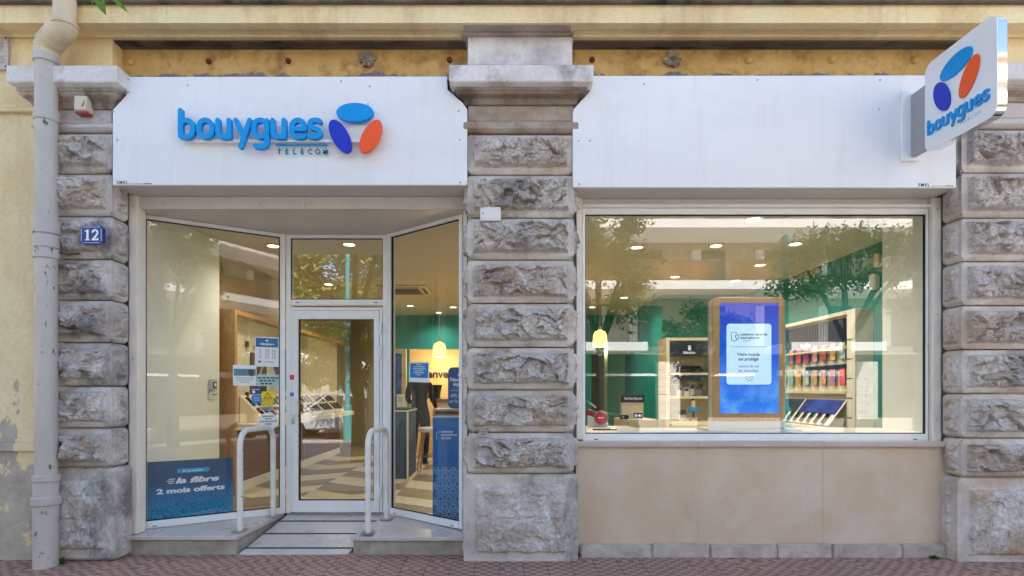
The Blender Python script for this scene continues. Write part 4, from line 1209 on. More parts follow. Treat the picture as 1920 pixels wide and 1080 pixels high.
for k in range(9):
    for q in range(5):
        y = 2.25 + k * .13; z = 1.45 + q * .2
        mb.lathe([(.007, 0), (.006, .002)], n=6, fr=frame((-3.399, y, z), (0, 1, 0)))
o = mb.build('peg_holes', ink, t); o['kind'] = 'stuff'
# sloped stands and phones on it
phone_cols = ['#101216', '#15202e', '#2a2f3a', '#0d1b2e', '#3a3f45', '#611d2a', '#1a1d22', '#20324a']
def make_phone(w=.075, h=.155, col='#101216', scr=None, nm='phone'):
    r = thing(nm, '', 'phone', (0, 0, 0))
    mb = MB(); mb.rrect(-w / 2, w / 2, 0, h, .010, 0, .008, fr=WORLD, n=3); mb.build('phone_body', black_plastic if not col else mat('phone_' + col.strip('#'), col, .3), r)
    mb = MB(); mb.rrect(-w / 2 + .004, w / 2 - .004, .005, h - .005, .007, .0081, .0086, fr=WORLD, n=3); mb.build('screen', scr or phone_glass, r)
    return r
protos = [make_phone(col=c) for c in phone_cols]
used = set()
PCN = ['black', 'navy', 'slate', 'midnight blue', 'grey', 'wine red', 'charcoal', 'steel blue']
ORD = ['first', 'second', 'third', 'fourth', 'fifth', 'sixth', 'seventh', 'eighth', 'ninth', 'tenth']
def put_phone(i, fr, label, group):
    p = protos[i % len(protos)]
    if i % len(protos) not in used:
        used.add(i % len(protos)); p.matrix_world = fr; p['label'] = label; p['group'] = group; INV[p.name] = fr.inverted(); return p
    return dup(p, fr, label, group)
k = 0
blk = 0
for yy in [2.35, 2.95, 3.55, 4.15, 4.75, 5.35]:
    st = thing('phone_stand', '%s sloped cream phone stand on the oak unit counter' % ['nearest', 'second nearest', 'third', 'fourth', 'fifth', 'farthest'][blk], 'display stand', (-3.2, yy, 1.046), 'sloped phone stands on the counter')
    st['label'] = 'sloped cream phone stand on the oak unit counter, %s in the row from the window' % ['first', 'second', 'third', 'fourth', 'fifth', 'last'][blk]
    prof = [(-3.385, 1.046), (-3.07, 1.046), (-3.07, 1.085), (-3.385, 1.40)]
    mb = MB(); n = 4
    vs = [(x, yy, z) for x, z in prof] + [(x, yy + .52, z) for x, z in prof]
    mb.add(vs, [(0, 1, 2, 3), (7, 6, 5, 4)] + [(i, n + i, n + (i + 1) % n, (i + 1) % n) for i in range(n)])
    mb.build('stand_body', cream, st, bev=.004)
    u = Vector((0, 1, 0)); v = Vector((-.315, 0, .315)).normalized()
    for row in range(2):
        for c in range(3):
            o_ = Vector((-3.07, yy + .1 + c * .16, 1.085)) + v * (.04 + row * .2)
            fr = frame(o_ + Vector((.004, 0, .004)), u, v) 
            put_phone(k * 3 + row, fr @ Matrix.Translation((0, 0, .004)), '%s phone, %s of the %s row, %s sloped stand from the window' % (PCN[(k * 3 + row) % 8], ('window end', 'middle', 'far end')[c], ('lower', 'upper')[row], ('first', 'second', 'third', 'fourth', 'fifth', 'last')[blk]), 'phones on the sloped stands of the oak unit')
            k += 1
    blk += 1
# posters on the unit's back
def poster(label, fr, w, h, m, extra=None, group=None, th=.004):
    t = thing('poster', label, 'poster', fr=fr, group=group)
    mb = MB(fr); mb.box(0, w, 0, h, 0, th); mb.build('sheet', m, t)
    return t
frU = frame((-3.392, 3.02, 1.46), (0, 1, 0))
ph_grey = mat('photo_print_grey', '#c9ccd0', .4, var=.25, vscale=8)
t = poster('light photo poster of a dark phone hung on the back of the oak unit', frame((-3.39, 3.30, 1.47), (0, 1, 0)), .42, .62, ph_grey)
f = frame((-3.39, 3.30, 1.47), (0, 1, 0))
mb = MB(f); mb.ellipse(.21, .36, .12, .15, 20, .0041, .006); mb.ellipse(.21, .14, .10, .07, 0, .0041, .006); mb.build('print', ink, t)
t = poster('blue poster hung deeper on the back of the oak unit', frame((-3.39, 3.80, 1.45), (0, 1, 0)), .42, .66, mat('poster_blue', '#2a5aa8', .4))
f = frame((-3.39, 2.78, 1.16), (0, 1, 0))
t = poster('dark close-up phone poster beside the opening hours sheet', frame((-3.39, 2.66, 1.42), (0, 1, 0)), .5, .55, mat('poster_brown', '#3a2a2c', .4))
mb = MB(frame((-3.39, 2.66, 1.42), (0, 1, 0))); fq = frame((-3.39, 2.66, 1.42), (0, 1, 0)); mb.ribbon(smooth_line([(.06, .3), (.18, .12), (.42, .45)], .02), .05, .0041, .006); mb.build('print', mat('print_grey', '#9c9498', .4), t)
mb = MB(frame((-3.392, 2.66, 2.02), (0, 1, 0))); mb.text('xiaomi', .1, .0, .07, .0, align='LEFT', bold=.02)
tag(mb.build('wall_lettering', ink), 'dark brand word on the cream back of the oak unit', 'lettering')
for (yy, zz) in ((2.52, 2.03), (2.52, 1.36)):
    mb = MB(); mb.box(-3.392, -3.36, yy, yy + .05, zz, zz + .08)
    tag(mb.build('bracket', mat('bracket_olive', '#3d3a28', .5), bev=.006), 'dark %s bracket on the cream back of the oak unit' % ('upper' if zz > 2 else 'lower'), 'bracket', 'dark brackets on the oak unit')

# wall switch on the cream wall
fr = frame((-3.399, X(0, 0) * 0 + 1.63, Z(732, 1.6)), (0, 1, 0))
t = thing('wall_switch', 'small grey key switch box on the cream side wall', 'switch', fr=fr)
mb = MB(fr); mb.rrect(0, .13, 0, .13, .02, 0, .04); mb.build('switch_box', mat('switch_grey', '#b9bab8', .4), t, bev=.004)
mb = MB(fr); mb.rrect(.03, .10, .03, .10, .01, .0401, .046); mb.build('switch_plate', ink, t); 
mb = MB(fr); mb.rrect(.045, .085, .045, .085, .006, .0461, .05); mb.build('switch_button', white_lam, t)
mb = MB(fr); mb.rrect(.01, .11, -.10, -.02, .008, 0, .012); mb.build('lower_plate', white_lam, t)
mb = MB(fr); mb.tube([(.07, -.05, .012), (.07, -.05, .05), (.09, -.04, .06)], .008, 6); mb.build('key', steel, t)

# ---------- sheets and stickers on the slanted window (inside face)
def on(fr, px0, py0, px1, py1):
    u0, v0 = hit(fr, px0, py1); u1, v1 = hit(fr, px1, py0)
    return u0, u1, v0, v1
GI = -.0055                                                   # just behind the pane
def sheet(label, fr, box, m, rot=0, cat='paper sheet', name='paper_sheet', w=GI, group=None):
    u0, u1, v0, v1 = box
    f = fr @ Matrix.Translation((u0, v0, w - .002)) @ Matrix.Rotation(R(rot), 4, 'Z')
    t = thing(name, label, cat, fr=f, group=group)
    mb = MB(f); mb.box(0, u1 - u0, 0, v1 - v0, 0, .0015); mb.build('sheet', m, t)
    return t, f, u1 - u0, v1 - v0
banner = mat('banner_blue_print', '#2368a4', .4, var=.45, vscale=9)
t, f, w, h = sheet('opening hours sheet with blue banner on the slanted window', frL, on(frL, 478, 633, 523, 687), paper)
mb = MB(f); mb.box(.008, w - .008, h * .66, h - .01, .0016, .002); mb.build('banner', banner, t)
mb = MB(f); mb.text('~Bonjour~', w / 2, h * .73, h * .075, .0022, bold=.03, shear=.2); mb.ellipse(w / 2, h * .88, .014, .008, 0, .002, .0024); mb.build('banner_lettering', white_ink, t)
mb = MB(f)
for r_ in range(6):
    for c, wd_ in ((.22, .07), (.46, .06), (.56, .06), (.74, .06), (.84, .06)):
        mb.box(w * (c - wd_ / 2), w * (c + wd_ / 2), h * (.56 - r_ * .055), h * (.582 - r_ * .055), .0016, .0019)
mb.box(w * .14, w * .26, h * .13, h * .2, .0016, .0019); mb.box(w * .35, w * .8, h * .15, h * .165, .0016, .0019)
mb.build('hours_print', mat('grey_ink', '#6a707a', .6), t)
t, f, w, h = sheet('white sheet with a seaside portrait photo on the slanted window', frL, on(frL, 437, 685, 481, 723), paper)
mb = MB(f); mb.box(.006, w - .006, h * .48, h * .82, .0016, .002); mb.build('photo', mat('photo_sea', '#4e93a8', .4, var=.35, vscale=12), t)
mb = MB(f); mb.ellipse(w * .78, h * .63, .03, .035, 0, .0021, .0025); mb.ellipse(w * .78, h * .72, .032, .016, 0, .0026, .0029); mb.build('portrait', mat('portrait_tone', '#5b4238', .5), t)
mb = MB(f)
for q, (a, b) in enumerate(((.1, .9), (.15, .85), (.3, .7))): mb.box(w * a, w * b, h * (.36 - .1 * q), h * (.385 - .1 * q), .0016, .0019)
mb.build('print_lines', mat('grey_ink', '#6a707a', .6), t)
t, f, w, h = sheet('pale teal notice with three dark lines on the slanted window', frL, on(frL, 482, 703, 525, 724), mat('paper_teal', '#a9cbc9', .5))
mb = MB(f)
for q in range(3):
    for j in range(5 - q): mb.box(w * (.06 + .05 * q + j * .18), w * (.20 + .05 * q + j * .18), h * (.66 - .25 * q), h * (.78 - .25 * q), .0016, .0019)
mb.build('notice_lettering', navy, t)
t, f, w, h = sheet('dark blue card sticker above the paler one on the slanted window', frL, on(frL, 470, 727, 489, 739), mat('sticker_navy', '#1b4a8c', .4), cat='sticker', name='sticker')
mb = MB(f); mb.ellipse(w * .3, h * .35, h * .22, h * .22, 0, .0016, .002); mb.box(w * .1, w * .9, h * .7, h * .78, .0016, .002); mb.build('sticker_print', white_ink, t)
t, f, w, h = sheet('square bright blue sticker with pale lines on the slanted window', frL, on(frL, 473, 741, 490, 756), mat('sticker_bright', '#1f78cf', .4), cat='sticker', name='sticker')
mb = MB(f)
for q in range(3): mb.box(w * .15, w * .85, h * (.3 + .18 * q), h * (.38 + .18 * q), .0016, .002)
mb.build('sticker_print', mat('print_pale_blue', '#8fc0ee', .5), t)
yel = mat('sticker_yellow', '#f0d81c', .45)
t, f, w, h = sheet('yellow warning sticker with a black triangle on the slanted window', frL, on(frL, 491, 734, 513, 761), yel, cat='sticker', name='sticker')
mb = MB(f)
for a, b in (((.14, .48), (.5, .92)), ((.5, .92), (.86, .48)), ((.86, .48), (.14, .48))): mb.ribbon([(w * a[0], h * a[1]), (w * b[0], h * b[1])], .006, .0016, .002)
for q in ((.08, .92, .03, .06), (.08, .92, .32, .35), (.08, .11, .06, .32), (.89, .92, .06, .32)): mb.box(w * q[0], w * q[1], h * q[2], h * q[3], .0016, .002)
mb.box(w * .3, w * .7, h * .58, h * .62, .0016, .002); mb.box(w * .2, w * .8, h * .17, h * .2, .0016, .002)
mb.build('sticker_print', ink, t)
t, f, w, h = sheet('thin grey sticker with a no entry symbol on the slanted window', frL, on(frL, 487, 762, 520, 770), mat('sticker_grey', '#aaa9ab', .5), cat='sticker', name='sticker')
mb = MB(f); mb.ellipse(w * .87, h * .5, h * .38, h * .38, 0, .0016, .002); mb.build('sticker_symbol', mat('sticker_red', '#d9354f', .5), t)
mb = MB(f); mb.box(w * .1, w * .62, h * .55, h * .72, .0016, .0019); mb.box(w * .2, w * .55, h * .18, h * .35, .0016, .0019); mb.build('sticker_lettering', ink, t)
u0, u1, v0, v1 = on(frL, 483, 773, 523, 808)
f = frL @ Matrix.Translation(((u0 + u1) / 2, (v0 + v1) / 2, GI - .002)); rr_ = (v1 - v0) / 2
t = thing('sticker', 'round white video surveillance notice on the slanted window', 'sticker', fr=f)
mb = MB(f); mb.ellipse(0, 0, rr_, rr_, 0, 0, .0015, 36); mb.build('sticker_disc', paper, t)
mb = MB(f)
for q, (s, wd) in enumerate((('MAGASIN', 1.15), ('SOUS', .68), ('SURVEILLANCE', 1.75), ('VIDEO', .8))): mb.text(s, 0, rr_ * (.50 - .29 * q), rr_ * .17, .0018, bold=.03, width=rr_ * wd)
mb.prism([(-.5 * rr_, -.62 * rr_), (-.1 * rr_, -.78 * rr_), (.0, -.6 * rr_), (-.4 * rr_, -.48 * rr_)], .0016, .002); mb.box(.18 * rr_, .21 * rr_, -.75 * rr_, -.4 * rr_, .0016, .002)
mb.build('notice_lettering', ink, t)
# the navy fibre poster standing behind the slanted window
t1 = NT('fibre_poster_print', .4)
xz = t1.sep()
g = t1.ramp(t1.rng(xz[1], 0, .62), [(0, '#12a0d0'), (.3, '#1276ae'), (.55, '#174d78'), (1, '#1a4162')])
w1 = t1.vor(1.0, 'DISTANCE_TO_EDGE', t1.mapping((34, 34, .001)))
ln = t1.math('MULTIPLY', t1.rng(w1, .04, .10, 1, 0), t1.rng(xz[1], .05, .32, .8, 0))
t1.color(t1.mix(ln, g, '#0f3a66'))
u0, v1 = hit(frL, 277, 868); u1, v0 = hit(frL, 436, 968)
u0 = .062; u1 = hit(frL, 437, 900)[0]; v0 = .068; v1 = hit(frL, 437, 858)[1]
f = frL @ Matrix.Translation((u0, v0, -.030))
t = thing('poster', 'navy fibre internet offer poster standing at the foot of the slanted window', 'poster', fr=f)
w, h = u1 - u0, v1 - v0
mb = MB(f); mb.box(0, w, 0, h, 0, .008); mb.build('board', t1.m, t)
mb = MB(f); mb.prism([(w * .33, h * .775), (w * .70, h * .775), (w * .72, h * .83), (w * .69, h * .852), (w * .33, h * .852)], .0081, .009); mb.build('cyan_label', mat('label_cyan', '#19a3d6', .4), t)
mb = MB(f)
mb.text('En ce moment', w * .52, h * .793, h * .038, .0095, bold=.02)
mb.text('la fibre', w * .57, h * .60, h * .095, .0095, bold=.045, shear=.28, width=w * .52)
mb.text('2 mois offerts', w * .50, h * .435, h * .085, .0095, bold=.045, width=w * .80)
for q, (a, b) in enumerate(((.24, .31), (.22, .30), (.235, .29))): mb.ribbon([(w * a, h * (.68 - q * .035)), (w * b, h * (.68 - q * .035))], .008, .0085, .0095)
mb.build('poster_lettering', white_ink, t)

# ---------- things behind the right slanted window
u0, u1, v0, v1 = on(frR, 766, 677, 803, 716)
t, f, w, h = sheet('white bordered blue notice taped to the slanted window by the kiosk', frR, (u0, u1, v0, v1), paper, rot=-2)
mb = MB(f); mb.box(.012, w - .012, h * .22, h - .012, .0016, .002); mb.build('blue_field', mat('notice_blue', '#1c7fc2', .4, var=.4, vscale=10), t)
mb = MB(f)
for q, s in enumerate((.3, .56, .62, .46, .54, .2)): mb.box(w * (.5 - s / 2), w * (.5 + s / 2), h * (.85 - .1 * q), h * (.88 - .1 * q), .0021, .0025)
mb.build('notice_lettering', white_ink, t)
# tall blue column display
Yk = .73; kx0, kx1 = X(811, Yk), -.31
kt = Z(783, Yk)
t1 = NT('kiosk_blue_print', .42); t1.color(t1.ramp(t1.rng(t1.sep()[2], 0, 1.05), [(0, '#0f5c9c'), (.5, '#0d69b4'), (1, '#0c68b4')]))
t = thing('display_column', 'tall blue column display with white ellipse pattern behind the slanted window', 'display column', (kx0, Yk, ZP))
mb = MB(); mb.box(kx0, kx1, Yk, Yk + .34, ZP, kt); mb.build('column_body', t1.m, t, bev=.003)
mb = MB(); mb.box(kx0, kx1, Yk, Yk + .34, kt + .002, kt + .012); mb.build('white_edge', white_lam, t)
mb = MB(); mb.box(kx0, kx1, Yk, Yk + .34, kt + .013, kt + .085); mb.build('wood_cap', oak_pale, t, bev=.003)
mb = MB(); mb.box(kx0 + .03, kx0 + .29, Yk - .004, Yk - .0005, kt + .03, kt + .065); mb.build('title_plate', navy, t)
fk = frame((kx0, Yk - .001, ZP), (1, 0, 0))
mb = MB(fk)
for q, s in enumerate(('solutions', 'smartphone', 'durable')): mb.text(s, .085, .865 - q * .032, .023, .0006, align='LEFT', bold=.015)
mb.ribbon(rr(.04, .072, .80, .87, .008)[:-6], .004, .0, .0012)
mb.build('column_lettering', white_ink, t)
mb = MB(fk)
def ell_ring(mb, cu, cv, a, b, ti, lw, w0, w1, n=18):
    pts = []
    tt = R(ti)
    vs, fs = [], []
    for k in range(n):
        q = 2 * math.pi * k / n
        for s in (1, 0):
            x, y = (a - lw * s) * math.cos(q), (b - lw * s) * math.sin(q)
            vs.append((cu + x * math.cos(tt) - y * math.sin(tt), cv + x * math.sin(tt) + y * math.cos(tt), w1))
    for k in range(n):
        k2 = (k + 1) % n
        fs.append((2 * k, 2 * k2, 2 * k2 + 1, 2 * k + 1))
    mb.add([(v[0], v[1], v[2]) for v in vs], [tuple(reversed(f)) for f in fs])
for r_ in range(7):
    for c in range(5):
        cu, cv = .035 + c * .085 + (.0425 if r_ % 2 else 0), .035 + r_ * .075
        if cu > .36: continue
        for du, dv, ti in ((0, .024, 0), (-.02, -.010, -62), (.02, -.010, 62)):
            ell_ring(mb, min(max(cu + du, .03), .37), cv + dv, .026, .014, ti, .0045, 0, .0008)
mb.build('ellipse_pattern', mat('pattern_pale', '#9fd0ea', .5), t)
# express repair poster standing on the column
pu0, pu1 = X(839, .80), -.31; pz0, pz1 = kt + .087, Z(688, .80)
f = frame((pu0, .86, pz0), (1, 0, 0)); w, h = pu1 - pu0, pz1 - pz0
t = thing('poster', 'navy express repair poster standing on top of the blue column', 'poster', fr=f)
mb = MB(f); mb.rrect(0, w, 0, h, .05, 0, .01); mb.build('board', mat('repair_blue', '#16599c', .4), t)
mb = MB(f)
mb.text('Réparation', w * .46, h * .66, .036, .0105, bold=.03, width=.19); mb.text('express', w * .46, h * .55, .036, .0105, bold=.03, width=.13)
mb.text('-30% de remise', .015, h * .27, .033, .0105, align='LEFT', width=w * .95); mb.text('sur la réparation', .015, h * .14, .033, .0105, align='LEFT', width=w * .95)
mb.box(.03, w - .03, h * .43, h * .437, .0101, .0105)
mb.ribbon(smooth_line([(.10, h * .80), (.14, h * .76), (.19, h * .86)], .01), .010, .0101, .0108); mb.ribbon(smooth_line([(.11, h * .78), (.11, h * .92), (.15, h * .92)], .01), .007, .0101, .0106)
mb.build('poster_lettering', white_ink, t)
# navy counter box
Yb0 = 2.95; bx0, bx1 = X(715, Yb0), X(764, Yb0)
t = thing('display_box', 'waist high navy box with cream edges standing on the chevron floor', 'display box', (bx1, Yb0, ZP))
bt = Z(772, Yb0)
mb = MB(); mb.box(bx0, bx1, Yb0, Yb0 + .75, ZP + .05, bt); mb.build('box_body', mat('box_navy', '#1c3b57', .5), t)
mb = MB()
for x0, x1, z0, z1 in ((bx1 - .012, bx1 + .012, ZP + .05, bt), (bx0, bx1 + .014, ZP, ZP + .05), (bx0, bx1 + .012, bt, bt + .02)): mb.box(x0, x1, Yb0 - .004, Yb0 + .02 if z0 > ZP + .04 and z1 - z0 > .1 else Yb0 + .78, z0, z1)
mb.build('cream_edging', cream, t)
mb = MB(); mb.box(bx0, bx1, Yb0 + .02, Yb0 + .7, bt + .021, bt + .045); mb.build('top_tray', navy_deep, t, bev=.004)
x = X(751, Yb0 + .2)
t = thing('card_holder', 'small cream upright card on top of the navy box', 'card', (x, Yb0 + .2, bt + .045))
mb = MB(); mb.box(x - .055, x + .055, Yb0 + .2, Yb0 + .25, bt + .055, bt + .24); mb.build('card', cream, t, bev=.003)
mb = MB(); mb.box(x - .07, x + .07, Yb0 + .17, Yb0 + .28, bt + .0455, bt + .0545); mb.build('card_foot', black_plastic, t)
mb = MB(frame((x, Yb0 + .1995, bt), (1, 0, 0)))
for q in range(4): mb.box(-.03, .03, .19 - q * .022, .198 - q * .022, 0, .0008)
mb.build('card_print', mat('grey_ink', '#6a707a', .6), t)
# cream welcome wall with its letters
Yv = 6.4; vx0 = X(768, Yv)
t = thing('welcome_wall', 'cream partition with raised dark welcome lettering behind the counter', 'partition', (0, Yv, ZP))
mb = MB(); mb.box(vx0, 1.6, Yv, Yv + .1, ZP, Z(655, Yv)); mb.build('wall_board', mat('welcome_cream', '#dcc490', .55), t, bev=.004)
mb = MB(frame((0, Yv, 0), (1, 0, 0)))
xb = X(801, Yv); h_ = 14.5 / K(Yv)
d, _ = text_data('Bienvenue'); dw = max(p[0] for p in d) - min(p[0] for p in d)
e0, _ = text_data('Bi'); ew = max(p[0] for p in e0) - min(p[0] for p in e0)
kk = (X(839, Yv) - X(801, Yv)) / (max(p[0] for p in text_data('enve')[0]) - min(p[0] for p in text_data('enve')[0]))
mb.text('Bienvenue', xb - (ew + .08) * kk, Z(708, Yv), kk * .70, .02, align='LEFT', bold=.03)
mb.text('Bienvenue', xb - (ew + .08) * kk, Z(708, Yv), kk * .70, .012, align='LEFT', bold=.03)
mb.build('welcome_lettering', ink, t)
# framed screen on the green wall behind the box
Yq = 5.2
t = thing('framed_screen', 'tall navy screen in a cream frame behind the navy box', 'screen', (X(745, Yq), Yq, ZP))
mb = MB(); mb.box(X(700, Yq), X(761, Yq), Yq, Yq + .09, ZP, Z(654, Yq)); mb.build('screen_frame', mat('welcome_cream', '#dcc490', .55), t, bev=.005)
mb = MB(); mb.box(X(710, Yq), X(753, Yq), Yq - .006, Yq - .0005, ZP + .5, Z(663, Yq)); mb.build('screen_glass', mat('screen_navy', '#20365c', .15, emit=.12, ecol='#20365c', var=.5, vscale=6), t)
# counter with stool and laptop
Yd = 4.9
t = thing('counter_table', 'wooden topped white service counter before the welcome wall', 'counter', (X(850, Yd), Yd, ZP))
ct = Z(748, Yd)
mb = MB(); mb.box(X(806, Yd), .2, Yd, Yd + .7, ct - .05, ct); mb.build('table_top', wood('counter_wood', '#8a5528', '#a66c38', (2, 10, 10)), t, bev=.005)
mb = MB(); mb.box(X(812, Yd), .18, Yd + .05, Yd + .65, ZP, ct - .0505); mb.build('counter_body', white_lam, t)
x = X(812, Yd + .3)
t = thing('laptop', 'open dark laptop standing on the wooden counter', 'laptop', (x, Yd + .3, ct))
mb = MB(); mb.box(x - .16, x + .14, Yd + .2, Yd + .42, ct + .001, ct + .016); mb.build('keyboard_deck', black_plastic, t, bev=.003)
mb = MB(); mb.add([(x - .12, Yd + .42, ct + .017), (x + .12, Yd + .30, ct + .017), (x + .16, Yd + .33, ct + .25), (x - .08, Yd + .45, ct + .25), (x - .12, Yd + .432, ct + .017), (x + .12, Yd + .312, ct + .017), (x + .16, Yd + .342, ct + .25), (x - .08, Yd + .462, ct + .25)], [(0, 1, 2, 3), (7, 6, 5, 4), (0, 4, 5, 1), (1, 5, 6, 2), (2, 6, 7, 3), (3, 7, 4, 0)]); mb.build('laptop_lid', black_plastic, t)
sx, sy = X(806, 4.1), 4.1
t = thing('stool', 'wooden legged stool with a pale seat by the counter', 'stool', (sx, sy, ZP))
mb = MB(); mb.lathe([(.17, .62), (.19, .64), (.19, .67), (.17, .69)], (sx, sy, ZP), 20); mb.build('seat', white_lam, t, smooth=40)
for a, b in ((-1, -1), (1, -1), (-1, 1), (1, 1)):
    mb = MB(); mb.tube([(sx + a * .1, sy + b * .1, ZP + .62), (sx + a * .18, sy + b * .18, ZP)], [.02, .014], 8); mb.build('leg', oak, t)
for b in (-1, 1):
    mb = MB(); mb.tube([(sx - .15, sy + b * .15, ZP + .25), (sx + .15, sy + b * .15, ZP + .25)], .009, 6); mb.build('stretcher', steel, t)

# ---------- person standing at the counter, seen from behind
def person(loc, yaw, label):
    hgt = 1.72
    J = {  # name: (pos, radius)
        'pelvis': ((0, 0, .93), .145), 'waist': ((0, .01, 1.08), .13), 'chest': ((0, .03, 1.27), .16), 'neck0': ((0, .045, 1.43), .085), 'neck': ((0, .06, 1.50), .055), 'head0': ((0, .085, 1.57), .078), 'head1': ((0, .085, 1.65), .092), 'crown': ((0, .075, 1.70), .055),
        'shl': ((-.17, .02, 1.39), .068), 'ell': ((-.235, .06, 1.12), .047), 'wrl': ((-.15, .27, 1.02), .032), 'hal': ((-.12, .35, 1.01), .03),
        'shr': ((.17, .02, 1.39), .068), 'elr': ((.235, .03, 1.12), .047), 'wrr': ((.20, .24, 1.0), .032), 'har': ((.18, .32, 1.0), .03),
        'hpl': ((-.095, 0, .86), .11), 'knl': ((-.105, .02, .48), .068), 'anl': ((-.11, -.02, .09), .045), 'tol': ((-.125, .12, .035), .036),
        'hpr': ((.095, 0, .86), .11), 'knr': ((.115, -.01, .48), .068), 'anr': ((.12, -.05, .09), .045), 'tor': ((.14, .09, .035), .036)}
    E = ['pelvis waist', 'waist chest', 'chest neck0', 'neck0 neck', 'neck head0', 'head0 head1', 'head1 crown', 'chest shl', 'shl ell', 'ell wrl', 'wrl hal', 'chest shr', 'shr elr', 'elr wrr', 'wrr har', 'pelvis hpl', 'hpl knl', 'knl anl', 'anl tol', 'pelvis hpr', 'hpr knr', 'knr anr', 'anr tor']
    names = list(J)
    pts = [list(J[n][0]) for n in names]; rad = [J[n][1] for n in names]; edges = [tuple(names.index(a) for a in e.split()) for e in E]
    for side, h in ((-1, 'hal'), (1, 'har')):                      # five fingers on each hand, rooted inside the palm
        b = Vector(J[h][0]); bi = names.index(h)
        for q in range(5):
            off = (-.022 + .0145 * q) if q < 4 else side * -.03
            ln = (.05, .062, .056, .042, .032)[q]
            prev = bi
            for s_, (fy, fz) in enumerate(((.5, -.003), (1.0, -.022))):
                pts.append([b.x + off * (1 if q < 4 else 1 + s_ * .5), b.y + .02 + ln * fy, b.z + fz]); rad.append(.0095 - .001 * s_)
                edges.append((prev, len(pts) - 1)); prev = len(pts) - 1
    me = bpy.data.meshes.new('body'); me.from_pydata(pts, edges, [])
    o = bpy.data.objects.new('body', me); scn.collection.objects.link(o)
    sk = o.modifiers.new('skin', 'SKIN'); sk.use_smooth_shade = True
    for i, v in enumerate(me.skin_vertices[0].data): v.radius = (rad[i], rad[i] * (.72 if names[i] in ('chest', 'waist', 'pelvis') else 1) if i < len(names) else rad[i]); v.use_root = (i == 0)
    sb = o.modifiers.new('sub', 'SUBSURF'); sb.levels = 2; sb.render_levels = 2
    bpy.context.view_layer.update()
    dg = bpy.context.evaluated_depsgraph_get()
    m2 = bpy.data.meshes.new_from_object(o.evaluated_get(dg))
    bpy.data.objects.remove(o)
    jacket = mat('dark_jacket_cloth', '#1b1c24', .85, bump=.2, bscale=60); trou = mat('dark_trouser_cloth', '#22242c', .85); skin = mat('skin', '#c99b7c', .55); shoe = mat('shoe_leather', '#c9c2b8', .6)
    m2.materials.clear()
    for q in (jacket, trou, skin, shoe): m2.materials.append(q)
    for p in m2.polygons:
        c = p.center
        p.material_index = 2 if c.z > 1.485 or (c.y > .285 and .9 < c.z < 1.1) else (0 if c.z > .86 else (1 if c.z > .085 else 3))
        p.use_smooth = True
    fr = Matrix.Translation(loc) @ Matrix.Rotation(yaw, 4, 'Z')
    t = thing('person', label, 'person', fr=fr)
    b = bpy.data.objects.new('body', m2); scn.collection.objects.link(b); b.parent = t
    mb = MB(fr)
    # hair: a cap of strands over back and top of the head
    vs, fs = [], []
    for i in range(9):
        for j in range(17):
            th = R(8 + i * 13); ph = R(-200 + j * 17.5)
            r = .104 + .004 * math.sin(j * 2.3 + i)
            drop = 1 if math.sin(ph) < .25 else .55
            vs.append((r * math.sin(th * drop) * math.cos(ph) * .92, .07 + r * 1.05 * math.sin(th * drop) * math.sin(ph), 1.642 + r * 1.08 * math.cos(th * drop)))
    for i in range(8):
        for j in range(16):
            a = i * 17 + j; fs.append((a, a + 17, a + 18, a + 1))
    mb.add(vs, fs); mb.build('hair', mat('dark_hair', '#1d1512', .6), t, smooth=180)
    mb = MB(fr)
    for sx_ in (-1, 1): mb.lathe([(.004, -.012), (.014, -.006), (.014, .006), (.004, .012)], n=8, fr=fr @ Matrix.Translation((sx_ * .094, .085, 1.625)) @ Matrix.Rotation(R(90), 4, 'Y'))
    mb.lathe([(.018, 0), (.012, .02), (.003, .03)], n=8, fr=fr @ Matrix.Translation((0, .168, 1.62)) @ Matrix.Rotation(R(-75), 4, 'X'))
    mb.build('face_features', skin, t, smooth=60)
    mb = MB(fr)
    for sx_ in (-1, 1): mb.lathe([(.009, 0), (.006, .004)], n=8, fr=fr @ Matrix.Translation((sx_ * .033, .168, 1.645)) @ Matrix.Rotation(R(-90), 4, 'X'))
    mb.build('eyes', ink, t)
    return t
person((X(786, 4.35), 4.35, ZP), R(-14), 'person in dark jacket and trousers standing at the counter seen from behind')

# ---------- behind the big window
LZ = 1.075
mb = MB(); mb.box(.63, 3.884, .33, 1.0, 1.001, LZ); tag(mb.build('display_ledge', white_lam, bev=.004), 'white ledge running along the inside of the big display window', 'ledge')
# digital totem
Yt = .56; kt_ = K(Yt)
tx0, tx1 = X(1337, Yt), X(1473, Yt); tz0, tz1 = Z(789, Yt), Z(557, Yt)
ft = front(Yt)
t = thing('digital_totem', 'tall oak framed screen totem with a blue advert on a white base', 'screen totem', ((tx0 + tx1) / 2, Yt, LZ))
mb = MB(ft); mb.rrect(tx0, tx1, tz0, tz1, .05, -.03, 0, n=6); mb.build('front_frame', oak_pale, t, bev=.004)
mb = MB(ft); mb.rrect(tx0 + .004, tx1 - .004, tz0 + .004, tz1 - .004, .05, -.115, -.0305, n=6); mb.build('core', mat('totem_grey', '#b9bfc6', .4), t)
mb = MB(ft); mb.rrect(tx0, tx1, tz0, tz1, .05, -.135, -.1155, n=6); mb.build('rear_frame', oak_pale, t, bev=.003)
sx0, sx1, sz0, sz1 = X(1349.5, Yt), X(1460, Yt), Z(775, Yt), Z(568, Yt)
t1 = NT('totem_screen_picture', .12)
q = t1.sep()
cl = t1.noise(4.2, 7, .6, t1.mapping((1, 1, 1.2), (2, 0, 3)))
blu = t1.mix(t1.rng(q[2], 1.2, 2.2), '#0570e0', '#0030b4')
cloud = t1.math('MULTIPLY', t1.rng(cl, .45, .7), t1.rng(q[2], 1.0, 1.75, 1, 0))
cc = t1.mix(cloud, blu, '#80c6f2')
